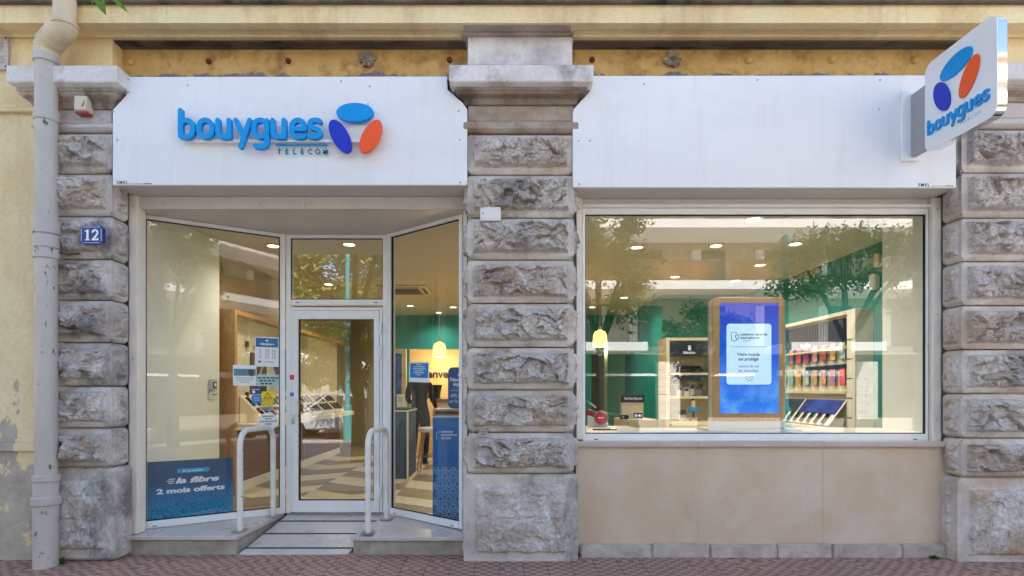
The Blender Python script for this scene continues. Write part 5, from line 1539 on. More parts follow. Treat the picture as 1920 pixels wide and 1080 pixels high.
t1.color((lambda n: n)(t1.mix(.85, cc, (0, 0, 0, 1))))
t1.l.new(cc, t1.p.inputs['Emission Color']); t1.p.inputs['Emission Strength'].default_value = .34
SCREEN = t1
mb = MB(WORLD); mb.box(sx0, sx1, Yt - .003, Yt - .0005, sz0, sz1); 
for i in range(len(mb.v)): pass
so = mb.build('screen', t1.m, t)
so.data.transform(Matrix.Translation(INV[t.name].inverted().to_translation())); so.location = -INV[t.name].inverted().to_translation()
card_m = mat('card_glow', '#b7d6ee', .2, emit=.22, ecol='#b9d8f0')
mb = MB(ft); c0, c1, d0_, d1 = X(1362, Yt), X(1446, Yt), Z(721, Yt), Z(607, Yt); mb.rrect(c0, c1, d0_, d1, .03, .0031, .0036, n=5); mb.build('advert_card', card_m, t)
ci = mat('card_ink', '#0d2440', .4)
mb = MB(ft)
def tt(s, px, py, hpx, wpx, al='LEFT', b=0.01): mb.text(s, X(px, Yt), Z(py, Yt), hpx / kt_, .0038, align=al, bold=b, width=wpx / kt_)
tt('solutions sécurité', 1388, 629, 4.6, 50, b=.03); tt('smartphone', 1388, 635.5, 4.6, 35, b=.03); tt('norton', 1393, 640, 3, 13)
tt('Votre mobile', 1403, 667, 6, 43, 'CENTER', .025); tt('est protégé', 1403, 676, 6, 38, 'CENTER', .025)
tt('contre le vol', 1403, 689, 5.4, 38, 'CENTER', 0); tt('de données', 1403, 697.5, 5.4, 38, 'CENTER', 0)
mb.box(X(1371, Yt), X(1438, Yt), Z(650.6, Yt), Z(649.8, Yt), .0037, .0041)
a, b = X(1371, Yt), Z(640, Yt)
mb.ribbon(rr(X(1371, Yt), X(1381, Yt), Z(639, Yt), Z(623, Yt), .01, 3), .005, .0037, .0042); mb.ribbon(smooth_line([(X(1379, Yt), Z(628, Yt)), (X(1385, Yt), Z(628, Yt)), (X(1385, Yt), Z(633, Yt)), (X(1382, Yt), Z(637, Yt)), (X(1379, Yt), Z(633, Yt)), (X(1379, Yt), Z(628, Yt))], .003), .006, .0037, .0046)
cx_, cv_ = X(1404.5, Yt), Z(708, Yt)
ell_ring(mb, cx_, cv_, .031, .031, 0, .004, .0037, .0042, 24); mb.ribbon(smooth_line([(cx_ - .013, cv_), (cx_ - .003, cv_ - .010), (cx_ + .015, cv_ + .012)], .004), .004, .0037, .0042)
mb.build('advert_lettering', ci, t)
mb = MB(); mb.box(tx0 + .0, tx1, Yt + .005, Yt + .13, LZ + .021, tz0 - .002); mb.build('base', white_lam, t, bev=.003)
mb = MB(); mb.box(tx0 - .06, tx1 + .12, Yt - .07, Yt + .3, LZ + .0005, LZ + .02); mb.build('base_plate', white_lam, t, bev=.003)
# selection shelf
Ys = 3.0; sx0, sx1 = X(1249, Ys), X(1345, Ys); st_ = Z(633, Ys)
t = thing('shelf_unit', 'cream shelf unit with navy header and gadgets on its shelves', 'shelf unit', (sx0, Ys, ZP))
mb = MB(); mb.box(sx0, sx0 + .05, Ys, Ys + .4, ZP, st_); mb.build('side_panel', cream, t, bev=.003)
mb = MB(); mb.box(sx1 - .05, sx1, Ys, Ys + .4, ZP, st_); mb.build('side_panel', cream, t, bev=.003)
mb = MB(); mb.box(sx0 + .05, sx1 - .05, Ys + .36, Ys + .4, ZP, st_ - .001); mb.build('back_panel', cream, t)
mb = MB(); mb.box(sx0 + .05, sx1 - .05, Ys + .002, Ys + .4, st_ - .04, st_ - .0005); mb.build('top_panel', cream, t)
shelves = []
for py, dp in ((699, .30), (743, .30), (790, .36)):
    z = Z(py, Ys + .05); mb = MB(); mb.box(sx0 + .05, sx1 - .05, Ys + .36 - dp, Ys + .359, z - .035, z); mb.build('shelf', cream, t, bev=.003); shelves.append(z)
mb = MB(); mb.box(sx0 + .07, sx1 - .05, Ys - .045, Ys + .359, Z(800, Ys), shelves[2] - .036); mb.build('drawer', cream, t, bev=.003)
mb = MB(); mb.box(sx0 + .055, sx1 - .052, Ys + .02, Ys + .06, Z(668, Ys), Z(640, Ys)); mb.build('header_board', navy_deep, t)
mb = MB(frame((0, Ys + .0195, 0), (1, 0, 0))); mb.text('Sélection', X(1293, Ys), Z(663, Ys), .035, 0.0003, bold=.03, width=.17)
xh, zh = X(1294, Ys), Z(654, Ys); mb.prism(rr(xh - .022, xh + .018, zh - .02, zh + .02, .012), 0, .001)
for q in range(3): mb.ribbon([(xh - .015 + q * .013, zh + .015), (xh - .018 + q * .016, zh + .045)], .010, 0, .0012)
mb.build('header_lettering', white_ink, t)
mb = MB(); mb.box(sx0 + .06, sx1 - .06, Ys + .03, Ys + .055, Z(713, Ys), Z(703, Ys)); mb.build('shelf_strip', navy_deep, t)
for z in (2.05, 1.8, 1.55, 1.3):
    pass
kx = X(1292, Ys + .15)
t = thing('keyboard', 'black computer keyboard propped on the upper cream shelf', 'keyboard', (kx, Ys + .15, shelves[0]))
fq = Matrix.Translation((kx, Ys + .13, shelves[0] + .012)) @ Matrix.Rotation(R(28), 4, 'X')
mb = MB(fq); mb.box(-.2, .2, 0, .16, 0, .022); mb.build('keyboard_base', black_plastic, t, bev=.004)
mb = MB(fq)
for r_ in range(5):
    for c in range(16): mb.box(-.19 + c * .0238, -.171 + c * .0238, .012 + r_ * .028, .034 + r_ * .028, .0222, .030)
o = mb.build('keys', mat('key_grey', '#3a3a3a', .5), t); o['kind'] = 'stuff'
x = X(1318, Ys + .1)
mb = MB(Matrix.Translation((x - .13, Ys + .09, shelves[0] + .001))); mb.lathe([(.03, 0), (.045, .006), (.04, .025), (.015, .036)], n=14)
tag(mb.build('mouse', black_plastic, smooth=60), 'black computer mouse in front of the keyboard', 'mouse')
for q, (px, w_, h_, c_, lab) in enumerate(((1274, .09, .15, '#cdb9a8', 'tan box with dark label at the end of the middle shelf'), (1287, .075, .13, '#c8c9cc', 'white blister pack beside the tan box'), (1298, .08, .19, '#b9b2a0', 'tall pale pack in the middle of the shelf'), (1309, .11, .11, '#6b6458', 'low dark box on the middle shelf'), (1320, .06, .17, '#33302e', 'black upright gadget box next to the totem'))):
    x = X(px, Ys + .12)
    f = Matrix.Translation((x, Ys + .12, shelves[1] + .0005))
    t = thing('accessory_box', lab, 'box', fr=f, group='accessory boxes on the middle shelf')
    mb = MB(f); mb.box(-w_ / 2, w_ / 2, 0, .05, 0, h_); mb.build('carton', mat('carton' + str(q), c_, .5), t, bev=.003)
    mb = MB(f); mb.box(-w_ * .35, w_ * .35, -.001, -.0002, h_ * .55, h_ * .85); mb.build('carton_label', navy if q < 3 else mat('grey_ink', '#6a707a', .6), t)
x = X(1300, Ys + .1); z = shelves[2]
t = thing('tripod_gadget', 'small tripod gimbal with a blue clamp on the lower shelf', 'tripod', (x, Ys + .1, z))
for a in (90, 210, 330):
    mb = MB(); mb.tube([(x, Ys + .1, z + .07), (x + .075 * math.cos(R(a)), Ys + .1 + .075 * math.sin(R(a)), z + .004)], .007, 6); mb.build('leg', black_plastic, t)
mb = MB(); mb.tube([(x, Ys + .1, z + .06), (x, Ys + .1, z + .14)], .014, 8); mb.build('column', black_plastic, t)
mb = MB(); mb.box(x - .075, x + .075, Ys + .08, Ys + .12, z + .13, z + .195); mb.build('clamp', mat('clamp_blue', '#1a8fd0', .3), t, bev=.006)
mb = MB(); mb.tube([(x, Ys + .1, z + .2), (x, Ys + .1, z + .26), (x - .005, Ys + .1, z + .3)], [.025, .028, .02], 10); mb.build('head', cream, t, smooth=60)
mb = MB(); mb.tube([(x - .005, Ys + .1, z + .295), (x - .008, Ys + .1, z + .33), (x + .005, Ys + .1, z + .37)], [.022, .024, .012], 10); mb.build('grip', black_plastic, t, smooth=60)
x = X(1280, Ys + .1)
f = Matrix.Translation((x, Ys + .1, z + .0005)); t = thing('accessory_box', 'cream box with navy top beside the tripod', 'box', fr=f, group='accessory boxes on the lower shelf')
mb = MB(f); mb.box(-.045, .045, 0, .05, 0, .09); mb.build('carton', mat('carton0', '#cdb9a8', .5), t, bev=.003)
mb = MB(f); mb.box(-.045, .045, 0, .05, .0905, .16); mb.build('carton_top', navy, t, bev=.003)

# service desk at the left of the window
Yx = 1.75
t = thing('service_box', 'cream service box with navy header standing by the window ledge', 'service box', (X(1187, Yx), Yx, 1.0))
x0, x1 = X(1166, Yx), X(1208, Yx)
dz = Z(785, Yx)
mb = MB(); mb.box(x0 + .01, x1 - .01, Yx, Yx + .12, dz, Z(755, Yx)); mb.build('box_body', cream, t, bev=.003)
mb = MB(); mb.box(x0 - .02, x1, Yx - .01, Yx + .1, Z(754, Yx), Z(740, Yx)); mb.build('header_board', navy_deep, t)
mb = MB(frame((0, Yx - .0105, 0), (1, 0, 0))); mb.text('Services Express', X(1187, Yx), Z(749, Yx), .028, .0003, bold=.03, width=.21); mb.build('header_lettering', white_ink, t)
mb = MB(frame((0, Yx - .0005, 0), (1, 0, 0)))
for q in range(4): ell_ring(mb, X(1176 + q * 8, Yx), Z(760, Yx), .012, .012, 0, .003, 0, .0005, 12)
mb.build('icons', mat('icon_tan', '#b9a77c', .5), t)
mb = MB(); mb.box(x0 - .03, X(1221, Yx), Yx - .22, Yx + .3, Z(820, Yx), dz - .001); mb.build('cabinet', mat('cabinet_cream', '#d3c6a0', .5), t, bev=.003)
fq = frame((X(1171, Yx - .22), Yx - .2205, Z(798, Yx - .2)), (1, 0, 0)); mb = MB(fq)
ell_ring(mb, .022, .022, .024, .024, 0, .005, 0, .0006, 16); mb.ribbon(smooth_line([(.012, .075), (.014, .04), (.034, .04), (.045, .012)], .005), .006, .0, .0008); mb.ellipse(.012, .088, .009, .009, 0, 0, .0008)
mb.build('wheelchair_symbol', ink, t)
Yc = Yx - .15
f = frame((X(1187, Yc), Yc, dz), (1, 0, 0)); t = thing('desk_clock', 'small dark digital clock reading 11 41 before the service box', 'clock', fr=f)
mb = MB(f); mb.rrect(0, .115, .004, .08, .006, -.03, 0); mb.build('clock_body', cream, t)
mb = MB(f); mb.rrect(.006, .109, .012, .074, .005, .0002, .003); mb.build('clock_face', navy_deep, t)
mb = MB(f); mb.text('11 41', .057, .03, .028, .0034, bold=.02, width=.07); mb.build('clock_digits', mat('digit_glow', '#e8f0ff', .4, emit=.4), t)
f = frame((X(1163, Yc), Yc, dz), (1, 0, 0)); t = thing('card_reader', 'small black device lying beside the digital clock', 'device', fr=f)
mb = MB(f); mb.box(0, .10, .001, .05, -.06, 0); mb.build('device_body', black_plastic, t, bev=.008, seg=2); mb = MB(f); mb.lathe([(.012, .0005), (.012, .004)], (.03, .025, 0), 12); mb.build('device_lens', steel, t)
# red round gadget on white base with table
Yr = 1.3
rx, rz_ = X(1127, Yr), Z(783, Yr)
t = thing('round_gadget', 'grey rimmed round gadget with a red face on a white base', 'gadget', (rx, Yr, LZ))
f = frame((rx, Yr, rz_), (1, -.25, 0))
mb = MB(f); mb.lathe([(.02, -.07), (.06, -.06), (.078, -.02), (.078, .0), (.062, .02)], n=28); mb.build('rim', mat('gadget_grey', '#77797c', .35), t, smooth=40)
mb = MB(f); mb.lathe([(.060, .0205), (.056, .028), (.03, .033), (.004, .034)], n=28); mb.build('red_face', mat('gadget_red', '#d31f33', .25), t, smooth=60)
mb = MB(f); mb.box(-.03, .03, -.006, .006, .0342, .0350); mb.build('face_lettering', white_ink, t)
mb = MB(f); mb.tube([(-.02, -.01, -.06), (-.09, .02, -.12), (-.16, .05, -.16)], [.045, .05, .04], 12); mb.build('handle_grip', mat('gadget_wine', '#7d2233', .35), t, smooth=60)
mb = MB(f); mb.prism([(-.15, -.10), (.06, -.10), (.075, -.085), (.05, -.03), (-.02, -.02), (-.15, .02)], -.14, -.03); mb.build('cradle', white_lam, t, bev=.006)
mb = MB(); mb.box(.64, X(1190, 1.15), 1.02, 1.5, 1.02, rz_ - .101); o = tag(mb.build('side_table', white_lam, bev=.004), 'white table top under the red faced gadget', 'table')
mb = MB(Matrix.Translation((X(1128, .6), .62, LZ + .0005))); mb.prism([(-.08, 0), (.10, .0), (.16, .012), (.10, .03), (-.08, .03)], 0, .012, fr=Matrix.Translation((X(1128, .6), .62, LZ + .0005)))
tag(mb.build('cable_tie', black_plastic, bev=.003), 'flat black strap lying on the white window ledge', 'strap')
# green cabinet column seen through the corner
o = struct(MB().box(1.75, 2.05, 4.6, 4.9, ZP, 2.25).build('partition', mat('dark_green_paint', '#1d5d44', .6)))
# phone wall at the side
pw_white = mat('phone_wall_white', '#e6e2d4', .5)
uy0, uy1 = 1.95, 4.1; fx = 4.236; ut = 2.45
t = thing('phone_wall', 'cream wall display with rows of bright phones along the green side wall', 'display wall', (fx, uy0, ZP))
mb = MB(); mb.box(fx, 4.459, uy0, uy0 + .04, ZP, ut); mb.build('end_panel', mat('phone_wall_end', '#d9d6c6', .5), t, bev=.003)
mb = MB(); mb.box(fx, 4.459, uy0 + .041, uy1, ut - .05, ut); mb.build('top_rail', pw_white, t, bev=.003)
mb = MB(); mb.box(fx + .06, 4.459, uy0 + .041, uy1, 1.0, ut - .051); mb.build('back_board', pw_white, t)
mb = MB(); mb.box(fx - .0, fx + .06, uy0 + .041, uy0 + .16, 1.0, ut - .051); mb.build('front_stile', pw_white, t, bev=.003)
for q in range(5):
    mb = MB(); mb.box(fx - .004, fx, uy0 + .05, uy0 + .15, 1.12 + q * .24, 1.13 + q * .24); mb.build('slot', ink, t)
fp = frame((fx + .0595, 3.9, 0), (0, -1, 0))                     # faces -X ; u runs towards the window
L = 3.9 - (uy0 + .2)
mb = MB(fp); mb.box(0, L, 2.03, 2.37, .0, .02); mb.build('navy_header', navy_deep, t)
mb = MB(fp); mb.text('Mobiles', L * .45, 2.06, .06, .021, bold=.03); mb.build('header_lettering', white_ink, t)
mb = MB(fp); mb.box(0, L, 1.98, 2.0, .0, .08); mb.build('light_rail', cream, t)
for z in (1.66,):
    mb = MB(fp); mb.box(L * .45, L, z + .08, z + .13, .0, .02); mb.build('price_strip', navy, t)
mb = MB(fp); mb.box(0, L, 1.42, 1.45, .0, .06); mb.build('phone_shelf', cream, t)
sl = [(0.0, 1.02), (0.0, 1.34)]
# sloped lower desk with two banners
def sloped(mb, u0, u1, a0, a1, th):
    """a0, a1: fractions along the slope, from the back top (w .02, z 1.34) to the lip (w .26, z 1.02)"""
    P = lambda a: (.02 + .24 * (1 - a), 1.02 + .32 * a)
    nx_, nz_ = .8, .6
    w0, z0 = P(a0); w1, z1 = P(a1)
    vs = [(u0, z0, w0), (u1, z0, w0), (u1, z1, w1), (u0, z1, w1)]
    vs += [(u, z + nz_ * th, w + nx_ * th) for u, z, w in vs]
    mb.add(vs, [(3, 2, 1, 0), (4, 5, 6, 7)] + [(i, (i + 1) % 4, 4 + (i + 1) % 4, 4 + i) for i in range(4)])
mb = MB(fp); sloped(mb, 0, L, 0, 1, .004); mb.build('sloped_desk', pw_white, t)
mb = MB(fp); mb.box(0, L + .1, .95, 1.0, 0, .30); mb.build('desk_lip', pw_white, t, bev=.004)
mb = MB(fp); sloped(mb, .05, L * .46, .42, .98, .008); mb.build('dark_banner', mat('banner_slate', '#223547', .35, var=.2, vscale=5), t)
mb = MB(fp); sloped(mb, L * .48, L - .03, .42, .98, .008)
t1 = NT('banner_gold_blue', .35); t1.color(t1.mix(t1.rng(t1.noise(60, 3, .7), .62, .7), t1.mix(t1.rng(t1.noise(2.5, 4), .4, .6), '#13246e', '#2344b0'), '#c9a24e')); mb.build('blue_banner', t1.m, t)
mb = MB(); mb.box(fx + .05, 4.459, uy0 + .041, uy1, ZP, .949); mb.build('base', cream, t)
bright = ['#7fae36', '#c9d24a', '#4a4f58', '#8aa0c8', '#c23a58', '#e04a2a', '#e8782e', '#6a3fa0', '#cf5a8a', '#3a6fc0', '#e9b23a']
bcache = {}
for row, z in enumerate((1.85, 1.52)):
    for c in range(8):
        u = L - .08 - c * .205
        if u < .06: continue
        ci_ = (row * 5 + c) % len(bright)
        f = fp @ Matrix.Translation((u, z, .03))
        if ci_ not in bcache:
            mm = NT('phone_wallpaper_' + bright[ci_].strip('#'), .15); col = mm.mix(mm.rng(mm.noise(14, 3), .4, .6), bright[ci_], bright[(ci_ + 3) % len(bright)]); mm.color(col)
            mm.l.new(col, mm.p.inputs['Emission Color']); mm.p.inputs['Emission Strength'].default_value = .12
            p = make_phone(.115, .22, '#22262c', mm.m); bcache[ci_] = p; p.matrix_world = f; INV[p.name] = f.inverted(); q_ = p
        else: q_ = dup(bcache[ci_], f)
        q_['group'] = 'bright phones on the wall display'
        q_['label'] = '%s screened phone, %s from the window in the %s row of the wall display' % (('lime', 'yellow', 'grey', 'pale blue', 'pink', 'red', 'orange', 'purple', 'rose', 'blue', 'amber')[ci_], ORD[c], 'upper' if row == 0 else 'lower')
        q_['group'] = 'bright phones in the %s row' % ('upper' if row == 0 else 'lower')
for c in range(7):
    u = L - .14 - c * .17
    if u < .1: continue
    wv = (.02 + .24 * (1 - .04), 1.02 + .32 * .04)
    f = fp @ Matrix(((1, 0, 0, u), (0, .8, .6, wv[1] + .01), (0, -.6, .8, wv[0] + .012), (0, 0, 0, 1)))
    put_phone(c, f, '%s phone leaning on the sloped desk of the phone wall, %s from the window' % (PCN[c], ORD[c]), 'dark phones on the phone wall desk')
# security fittings on the green wall
f = frame((4.455, 2.0, Z(518, 1.95)), (0, -1, 0))
t = thing('motion_sensor', 'white rounded motion sensor on the green side wall', 'sensor', fr=frame((4.40, 1.82, 2.92 - .2), (0, -1, 0)))
f = frame((4.459, 1.93, 2.66), (0, -1, 0)); t.matrix_world = f; INV[t.name] = f.inverted()
mb = MB(f); mb.rrect(0, .10, 0, .19, .045, 0, .075, n=6); mb.build('sensor_body', white_plastic, t, bev=.012, seg=2, smooth=40)
mb = MB(f); mb.box(.02, .08, .03, .08, .0751, .078); mb.build('sensor_lens', mat('lens_frost', '#d5d6d4', .3), t)
f = frame((4.459, 1.88, 2.92), (0, -1, 0))
t = thing('alarm_siren', 'cream siren fitted high on the green wall by the ceiling', 'siren', fr=f)
mb = MB(f); mb.prism([(0, 0), (.06, 0), (.09, .05), (.09, .13), (.05, .17), (0, .17)], 0, .05); mb.build('siren_body', cream, t, bev=.008)
# ================================================================== ACROSS THE STREET (seen in the glass as reflections)
leaf_m = NT('orange_tree_leaf', .45)
leaf_m.color(leaf_m.mix(leaf_m.rng(leaf_m.noise(1.7, 3), .35, .65), (.022, .060, .014, 1), (.075, .13, .026, 1)))
pl_leaf = NT('plane_tree_leaf', .55)
pl_leaf.color(pl_leaf.mix(pl_leaf.rng(pl_leaf.noise(.7, 3), .35, .65), (.13, .16, .035, 1), (.30, .30, .08, 1)))
for q in (leaf_m, pl_leaf):
    tl = q.n.new('ShaderNodeBsdfTranslucent'); tl.inputs[0].default_value = (.22, .30, .05, 1)
    ms = q.n.new('ShaderNodeMixShader'); ms.inputs[0].default_value = .25
    q.l.new(q.p.outputs[0], ms.inputs[1]); q.l.new(tl.outputs[0], ms.inputs[2]); q.l.new(ms.outputs[0], q.n['Material Output'].inputs[0])
bark = mat('bark', '#3d342d', .9, var=.3, vscale=6, bump=.6, bscale=14)
def leaves_mesh(mb, c, rad, n, size, seed, clumps=26, ok=None):
    rg = random.Random(seed)
    cl = []
    for _ in range(clumps):
        v = Vector((rg.gauss(0, 1), rg.gauss(0, 1), rg.gauss(0, 1))).normalized() * (rg.uniform(.35, 1) ** .6)
        cl.append((Vector((v.x * rad[0], v.y * rad[1], v.z * rad[2])), rg.uniform(.22, .42)))
    for _ in range(n):
        k, s = rg.choice(cl)
        p = Vector(c) + k + Vector((rg.gauss(0, 1) * rad[0], rg.gauss(0, 1) * rad[1], rg.gauss(0, .8) * rad[2])) * s * .42
        if ok and not ok(p): continue
        a = Vector((rg.gauss(0, 1), rg.gauss(0, 1), rg.gauss(0, .6) - .5)).normalized(); b = a.cross(Vector((rg.gauss(0, 1), rg.gauss(0, 1), rg.gauss(0, 1)))).normalized()
        l = size * rg.uniform(.7, 1.3); w = l * .42
        i = len(mb.v)
        mb.v += [p, p + a * l * .5 + b * w * .5, p + a * l, p + a * l * .5 - b * w * .5]; mb.f.append((i, i + 1, i + 2, i + 3)); mb.m.append(0)
def tree(name, label, base, trunk_h, c, rad, n, size, seed, lm, tr=.12, group=None, ok=None, z0=0.0, clumps=26):
    t = thing(name, label, 'tree', base, group)
    rg = random.Random(seed + 5)
    bx, by, bz = base
    mb = MB(); top = Vector((bx + rg.uniform(-.1, .1), by, bz + trunk_h))
    mb.tube([(bx, by, bz - .05), (bx + .02, by, bz + trunk_h * .5), tuple(top)], [tr * 1.25, tr, tr * .85], 10); mb.build('trunk', bark, t, smooth=60)
    cv = Vector(c)
    for k in range(7):
        v = Vector((math.cos(k * .9 + seed) * rad[0], math.sin(k * .9 + seed) * rad[1], rg.uniform(-.1, .6) * rad[2])) * .75
        e = cv + v; m_ = top.lerp(e, .5) + Vector((0, 0, .12 * rad[2]))
        if ok and not (ok(e) and ok(m_)): continue
        mb = MB(); mb.tube([tuple(top - Vector((0, 0, .1))), tuple(m_), tuple(e)], [tr * .6, tr * .4, tr * .12], 7); mb.build('limb', bark, t, smooth=60)
    mb = MB(); leaves_mesh(mb, c, rad, n, size, seed, clumps, ok); mb.build('crown', lm.m, t)
    return t
for i, (x, y, th, c, rad, n) in enumerate(((2.4, -8.4, 2.6, (2.55, -8.4, 4.45), (1.25, 1.2, 1.45), 5200), (5.1, -8.9, 1.7, (5.2, -8.9, 2.75), (1.25, 1.1, .95), 4800), (8.7, -8.6, 2.7, (8.9, -8.6, 4.6), (2.0, 1.4, 1.25), 6200), (13.2, -8.8, 2.4, (13.2, -8.8, 4.0), (1.6, 1.3, 1.3), 3800), (-3.9, -9.2, 2.2, (-3.9, -9.2, 3.7), (1.3, 1.2, 1.2), 4200))):
    tree('orange_tree', ['dark orange tree mirrored at the corner of the big window', 'low bushy orange tree mirrored above the screen totem', 'wide orange tree mirrored on the green wall side', 'orange tree beyond the wide one along the far kerb', 'orange tree mirrored in the glass door'][i], (x, y, 0), th, c, rad, n, .13, 11 + i, leaf_m, group='orange trees along the kerb across the lane')
for i, (x, y) in enumerate(((-6.5, -17.5), (-12.5, -19.5), (-1.6, -20.5), (-18.5, -17.0))):
    tree('plane_tree', ['tall plane tree mirrored in the transom pane', 'tall plane tree further along the square', 'tall plane tree beside the white apartment block', 'last tall plane tree of the square'][i], (x, y, 0), 3.2, (x, y, 6.4), (3.4, 2.6, 2.7), 15000, .27, 31 + i, pl_leaf, tr=.26, group='plane trees of the square opposite', clumps=40)
# the tree beside the camera whose leaves hang into the picture
def clear_of_view(p):
    d = p.y + D0
    return d < .15 or p.z > EYE + d * .78
tree('orange_tree', 'orange tree whose leaf tips hang in at the top edge', (-3.0, -4.45, 0), 2.6, (-2.0, -3.6, 4.5), (1.2, .8, .9), 2600, .13, 77, leaf_m, ok=clear_of_view, group='orange trees along the near kerb')
near = [o for o in scn.objects if o.get('label', '').startswith('orange tree whose leaf tips')][0]
Yl = -2.6
def big_leaf(mb, px0, py0, px1, py1, wd):
    a = Vector((X(px0, Yl), Yl, Z(py0, Yl))); b = Vector((X(px1, Yl), Yl + .03, Z(py1, Yl)))
    d = b - a; s = Vector((d.z, 0, -d.x)).normalized()
    vs = []
    for k in range(9):
        q = k / 8; w_ = wd * math.sin(math.pi * min(1, q * .94 + .06)) ** .8
        c = a + d * q + Vector((0, -.012 * math.sin(math.pi * q), 0))
        vs += [c + s * w_ + Vector((0, -.01 * (w_ / wd), 0)), c, c - s * w_ + Vector((0, -.006 * (w_ / wd), 0))]
    fs = []
    for k in range(8):
        for j in range(2): fs.append((k * 3 + j, k * 3 + j + 1, k * 3 + j + 4, k * 3 + j + 3))
    mb.add([tuple(v) for v in vs], fs)
leafg = NT('fresh_leaf', .4); leafg.color(leafg.mix(leafg.rng(leafg.noise(20), .3, .7), (.06, .16, .02, 1), (.11, .24, .04, 1)))
tl = leafg.n.new('ShaderNodeBsdfTranslucent'); tl.inputs[0].default_value = (.25, .45, .06, 1); ms = leafg.n.new('ShaderNodeMixShader'); ms.inputs[0].default_value = .35
leafg.l.new(leafg.p.outputs[0], ms.inputs[1]); leafg.l.new(tl.outputs[0], ms.inputs[2]); leafg.l.new(ms.outputs[0], leafg.n['Material Output'].inputs[0])
for a in ((184, -22, 188, 19, .020), (203, -14, 231, 14, .010), (190, -18, 163, 4, .007)):
    mb = MB(); big_leaf(mb, *a); mb.build('leaf', leafg.m, near, smooth=180)
mb = MB(); mb.tube([(X(190, Yl), Yl, Z(-24, Yl)), (X(195, Yl), Yl - .2, Z(-60, Yl)), (-1.6, -3.2, 3.6), (-2.0, -3.6, 4.1)], [.003, .004, .008, .014], 6); mb.build('twig', bark, near)

# white apartment block with awning-cloth balconies
YO = -21.5
bx0, bx1 = 2.6, 27.0
t = thing('apartment_block', 'white apartment block with cloth screened balconies mirrored in the big window', 'building', ((bx0 + bx1) / 2, YO, 0))
wall_w = mat('block_white_wall', '#b7ab97', .8, var=.06, vscale=1)
mb = MB(); mb.box(bx0, bx1, YO - 9, YO - 2.8, 3.4, 17.5); mb.build('wall', wall_w, t)
mb = MB(); mb.box(bx0 - .2, bx1 + .2, YO - 9.2, YO - 1.3, 17.5, 17.9); mb.build('roof', wall_w, t)
slab_w = mat('balcony_white', '#f1f1f2', .7)
cloth = [NT('cloth_%d' % i, .85) for i in range(2)]
for q, (a, b) in zip(cloth, (('#8a5a34', '#b98252'), ('#c99a2e', '#e2b948'))):
    q.color(q.mix(q.rng(q.wave(2.2, 'X', dist=.4), .2, .7), a, b))
rail_m = mat('rail_brown', '#6d5d4c', .6)
lvl = [3.4, 6.4, 9.4, 12.4, 15.4]
for k, z in enumerate(lvl):
    spans = [(bx0, bx1)] if k else [(bx0, 7.0), (14.0, 18.6)]
    for xa, xb in spans: mb = MB(); mb.box(xa, xb, YO - 2.8, YO, z, z + .42); mb.build('balcony_slab', slab_w, t)
    mb = MB()
    for xa, xb in spans:
        mb.box(xa, xb, YO - .06, YO - .02, z + 1.38, z + 1.43)
        for j in range(int((xb - xa) / .13)): mb.box(xa + j * .13, xa + j * .13 + .025, YO - .055, YO - .03, z + .42, z + 1.38)
    o = mb.build('railing', rail_m, t); o['kind'] = 'stuff'
    xs = bx0 + .1
    while xs < bx1 - 3:
        w_ = 2.2 + ((k * 7 + int(xs)) % 4) * 1.1
        if (k + int(xs)) % 3 != 2 and any(xa <= xs and xs + w_ <= xb + .5 for xa, xb in spans):
            mb = MB()
            n_ = int(w_ / .16)
            for j in range(n_): mb.box(xs + j * .16, xs + j * .16 + .15, YO - .10 - .015 * (j % 2), YO - .085 - .015 * (j % 2), z + .5, z + 1.36)
            o = mb.build('balcony_cloth', cloth[0 if k != 0 else 1].m, t); o['kind'] = 'stuff'
        xs += w_ + .9
    for j in range(7):
        x = bx0 + 1.2 + j * 3.4
        mb = MB(); mb.box(x, x + 1.3, YO - 2.82, YO - 2.785, z + .42, z + 2.6); mb.build('window', mat('far_window_dark', '#3b3f40', .2), t)
        mb = MB(); mb.box(x - .5, x - .02, YO - 2.80, YO - 2.75, z + .42, z + 2.6); mb.build('shutter', mat('far_shutter_white', '#e6e4de', .6), t)
mb = MB(); mb.box(bx0, bx1, YO - 5, YO - 2.8, 0, 3.39); mb.build('shop_front', mat('shop_dark', '#1b1d1c', .3), t)
brick_w = mat('white_brick_paint', '#e4e2da', .8)
for x in (2.8, 7.9, 18.0, 23.0):
    mb = MB()
    for r_ in range(21):
        off = .13 if r_ % 2 else 0
        mb.box(x, x + .48 + off, YO - 1.9, YO - 1.3 - .02 * (r_ % 3), r_ * .14, r_ * .14 + .125); mb.box(x + .5 + off, x + 1.1, YO - 1.9, YO - 1.31 - .015 * (r_ % 2), r_ * .14, r_ * .14 + .125)
    o = mb.build('brick_pier', brick_w, t); o['kind'] = 'stuff'
mb = MB(); mb.box(3.95, 12.9, YO - 1.8, YO - 1.5, 2.2, 2.32); mb.box(14.2, 17.9, YO - 1.8, YO - 1.5, 2.2, 2.5); mb.build('shop_band', slab_w, t)
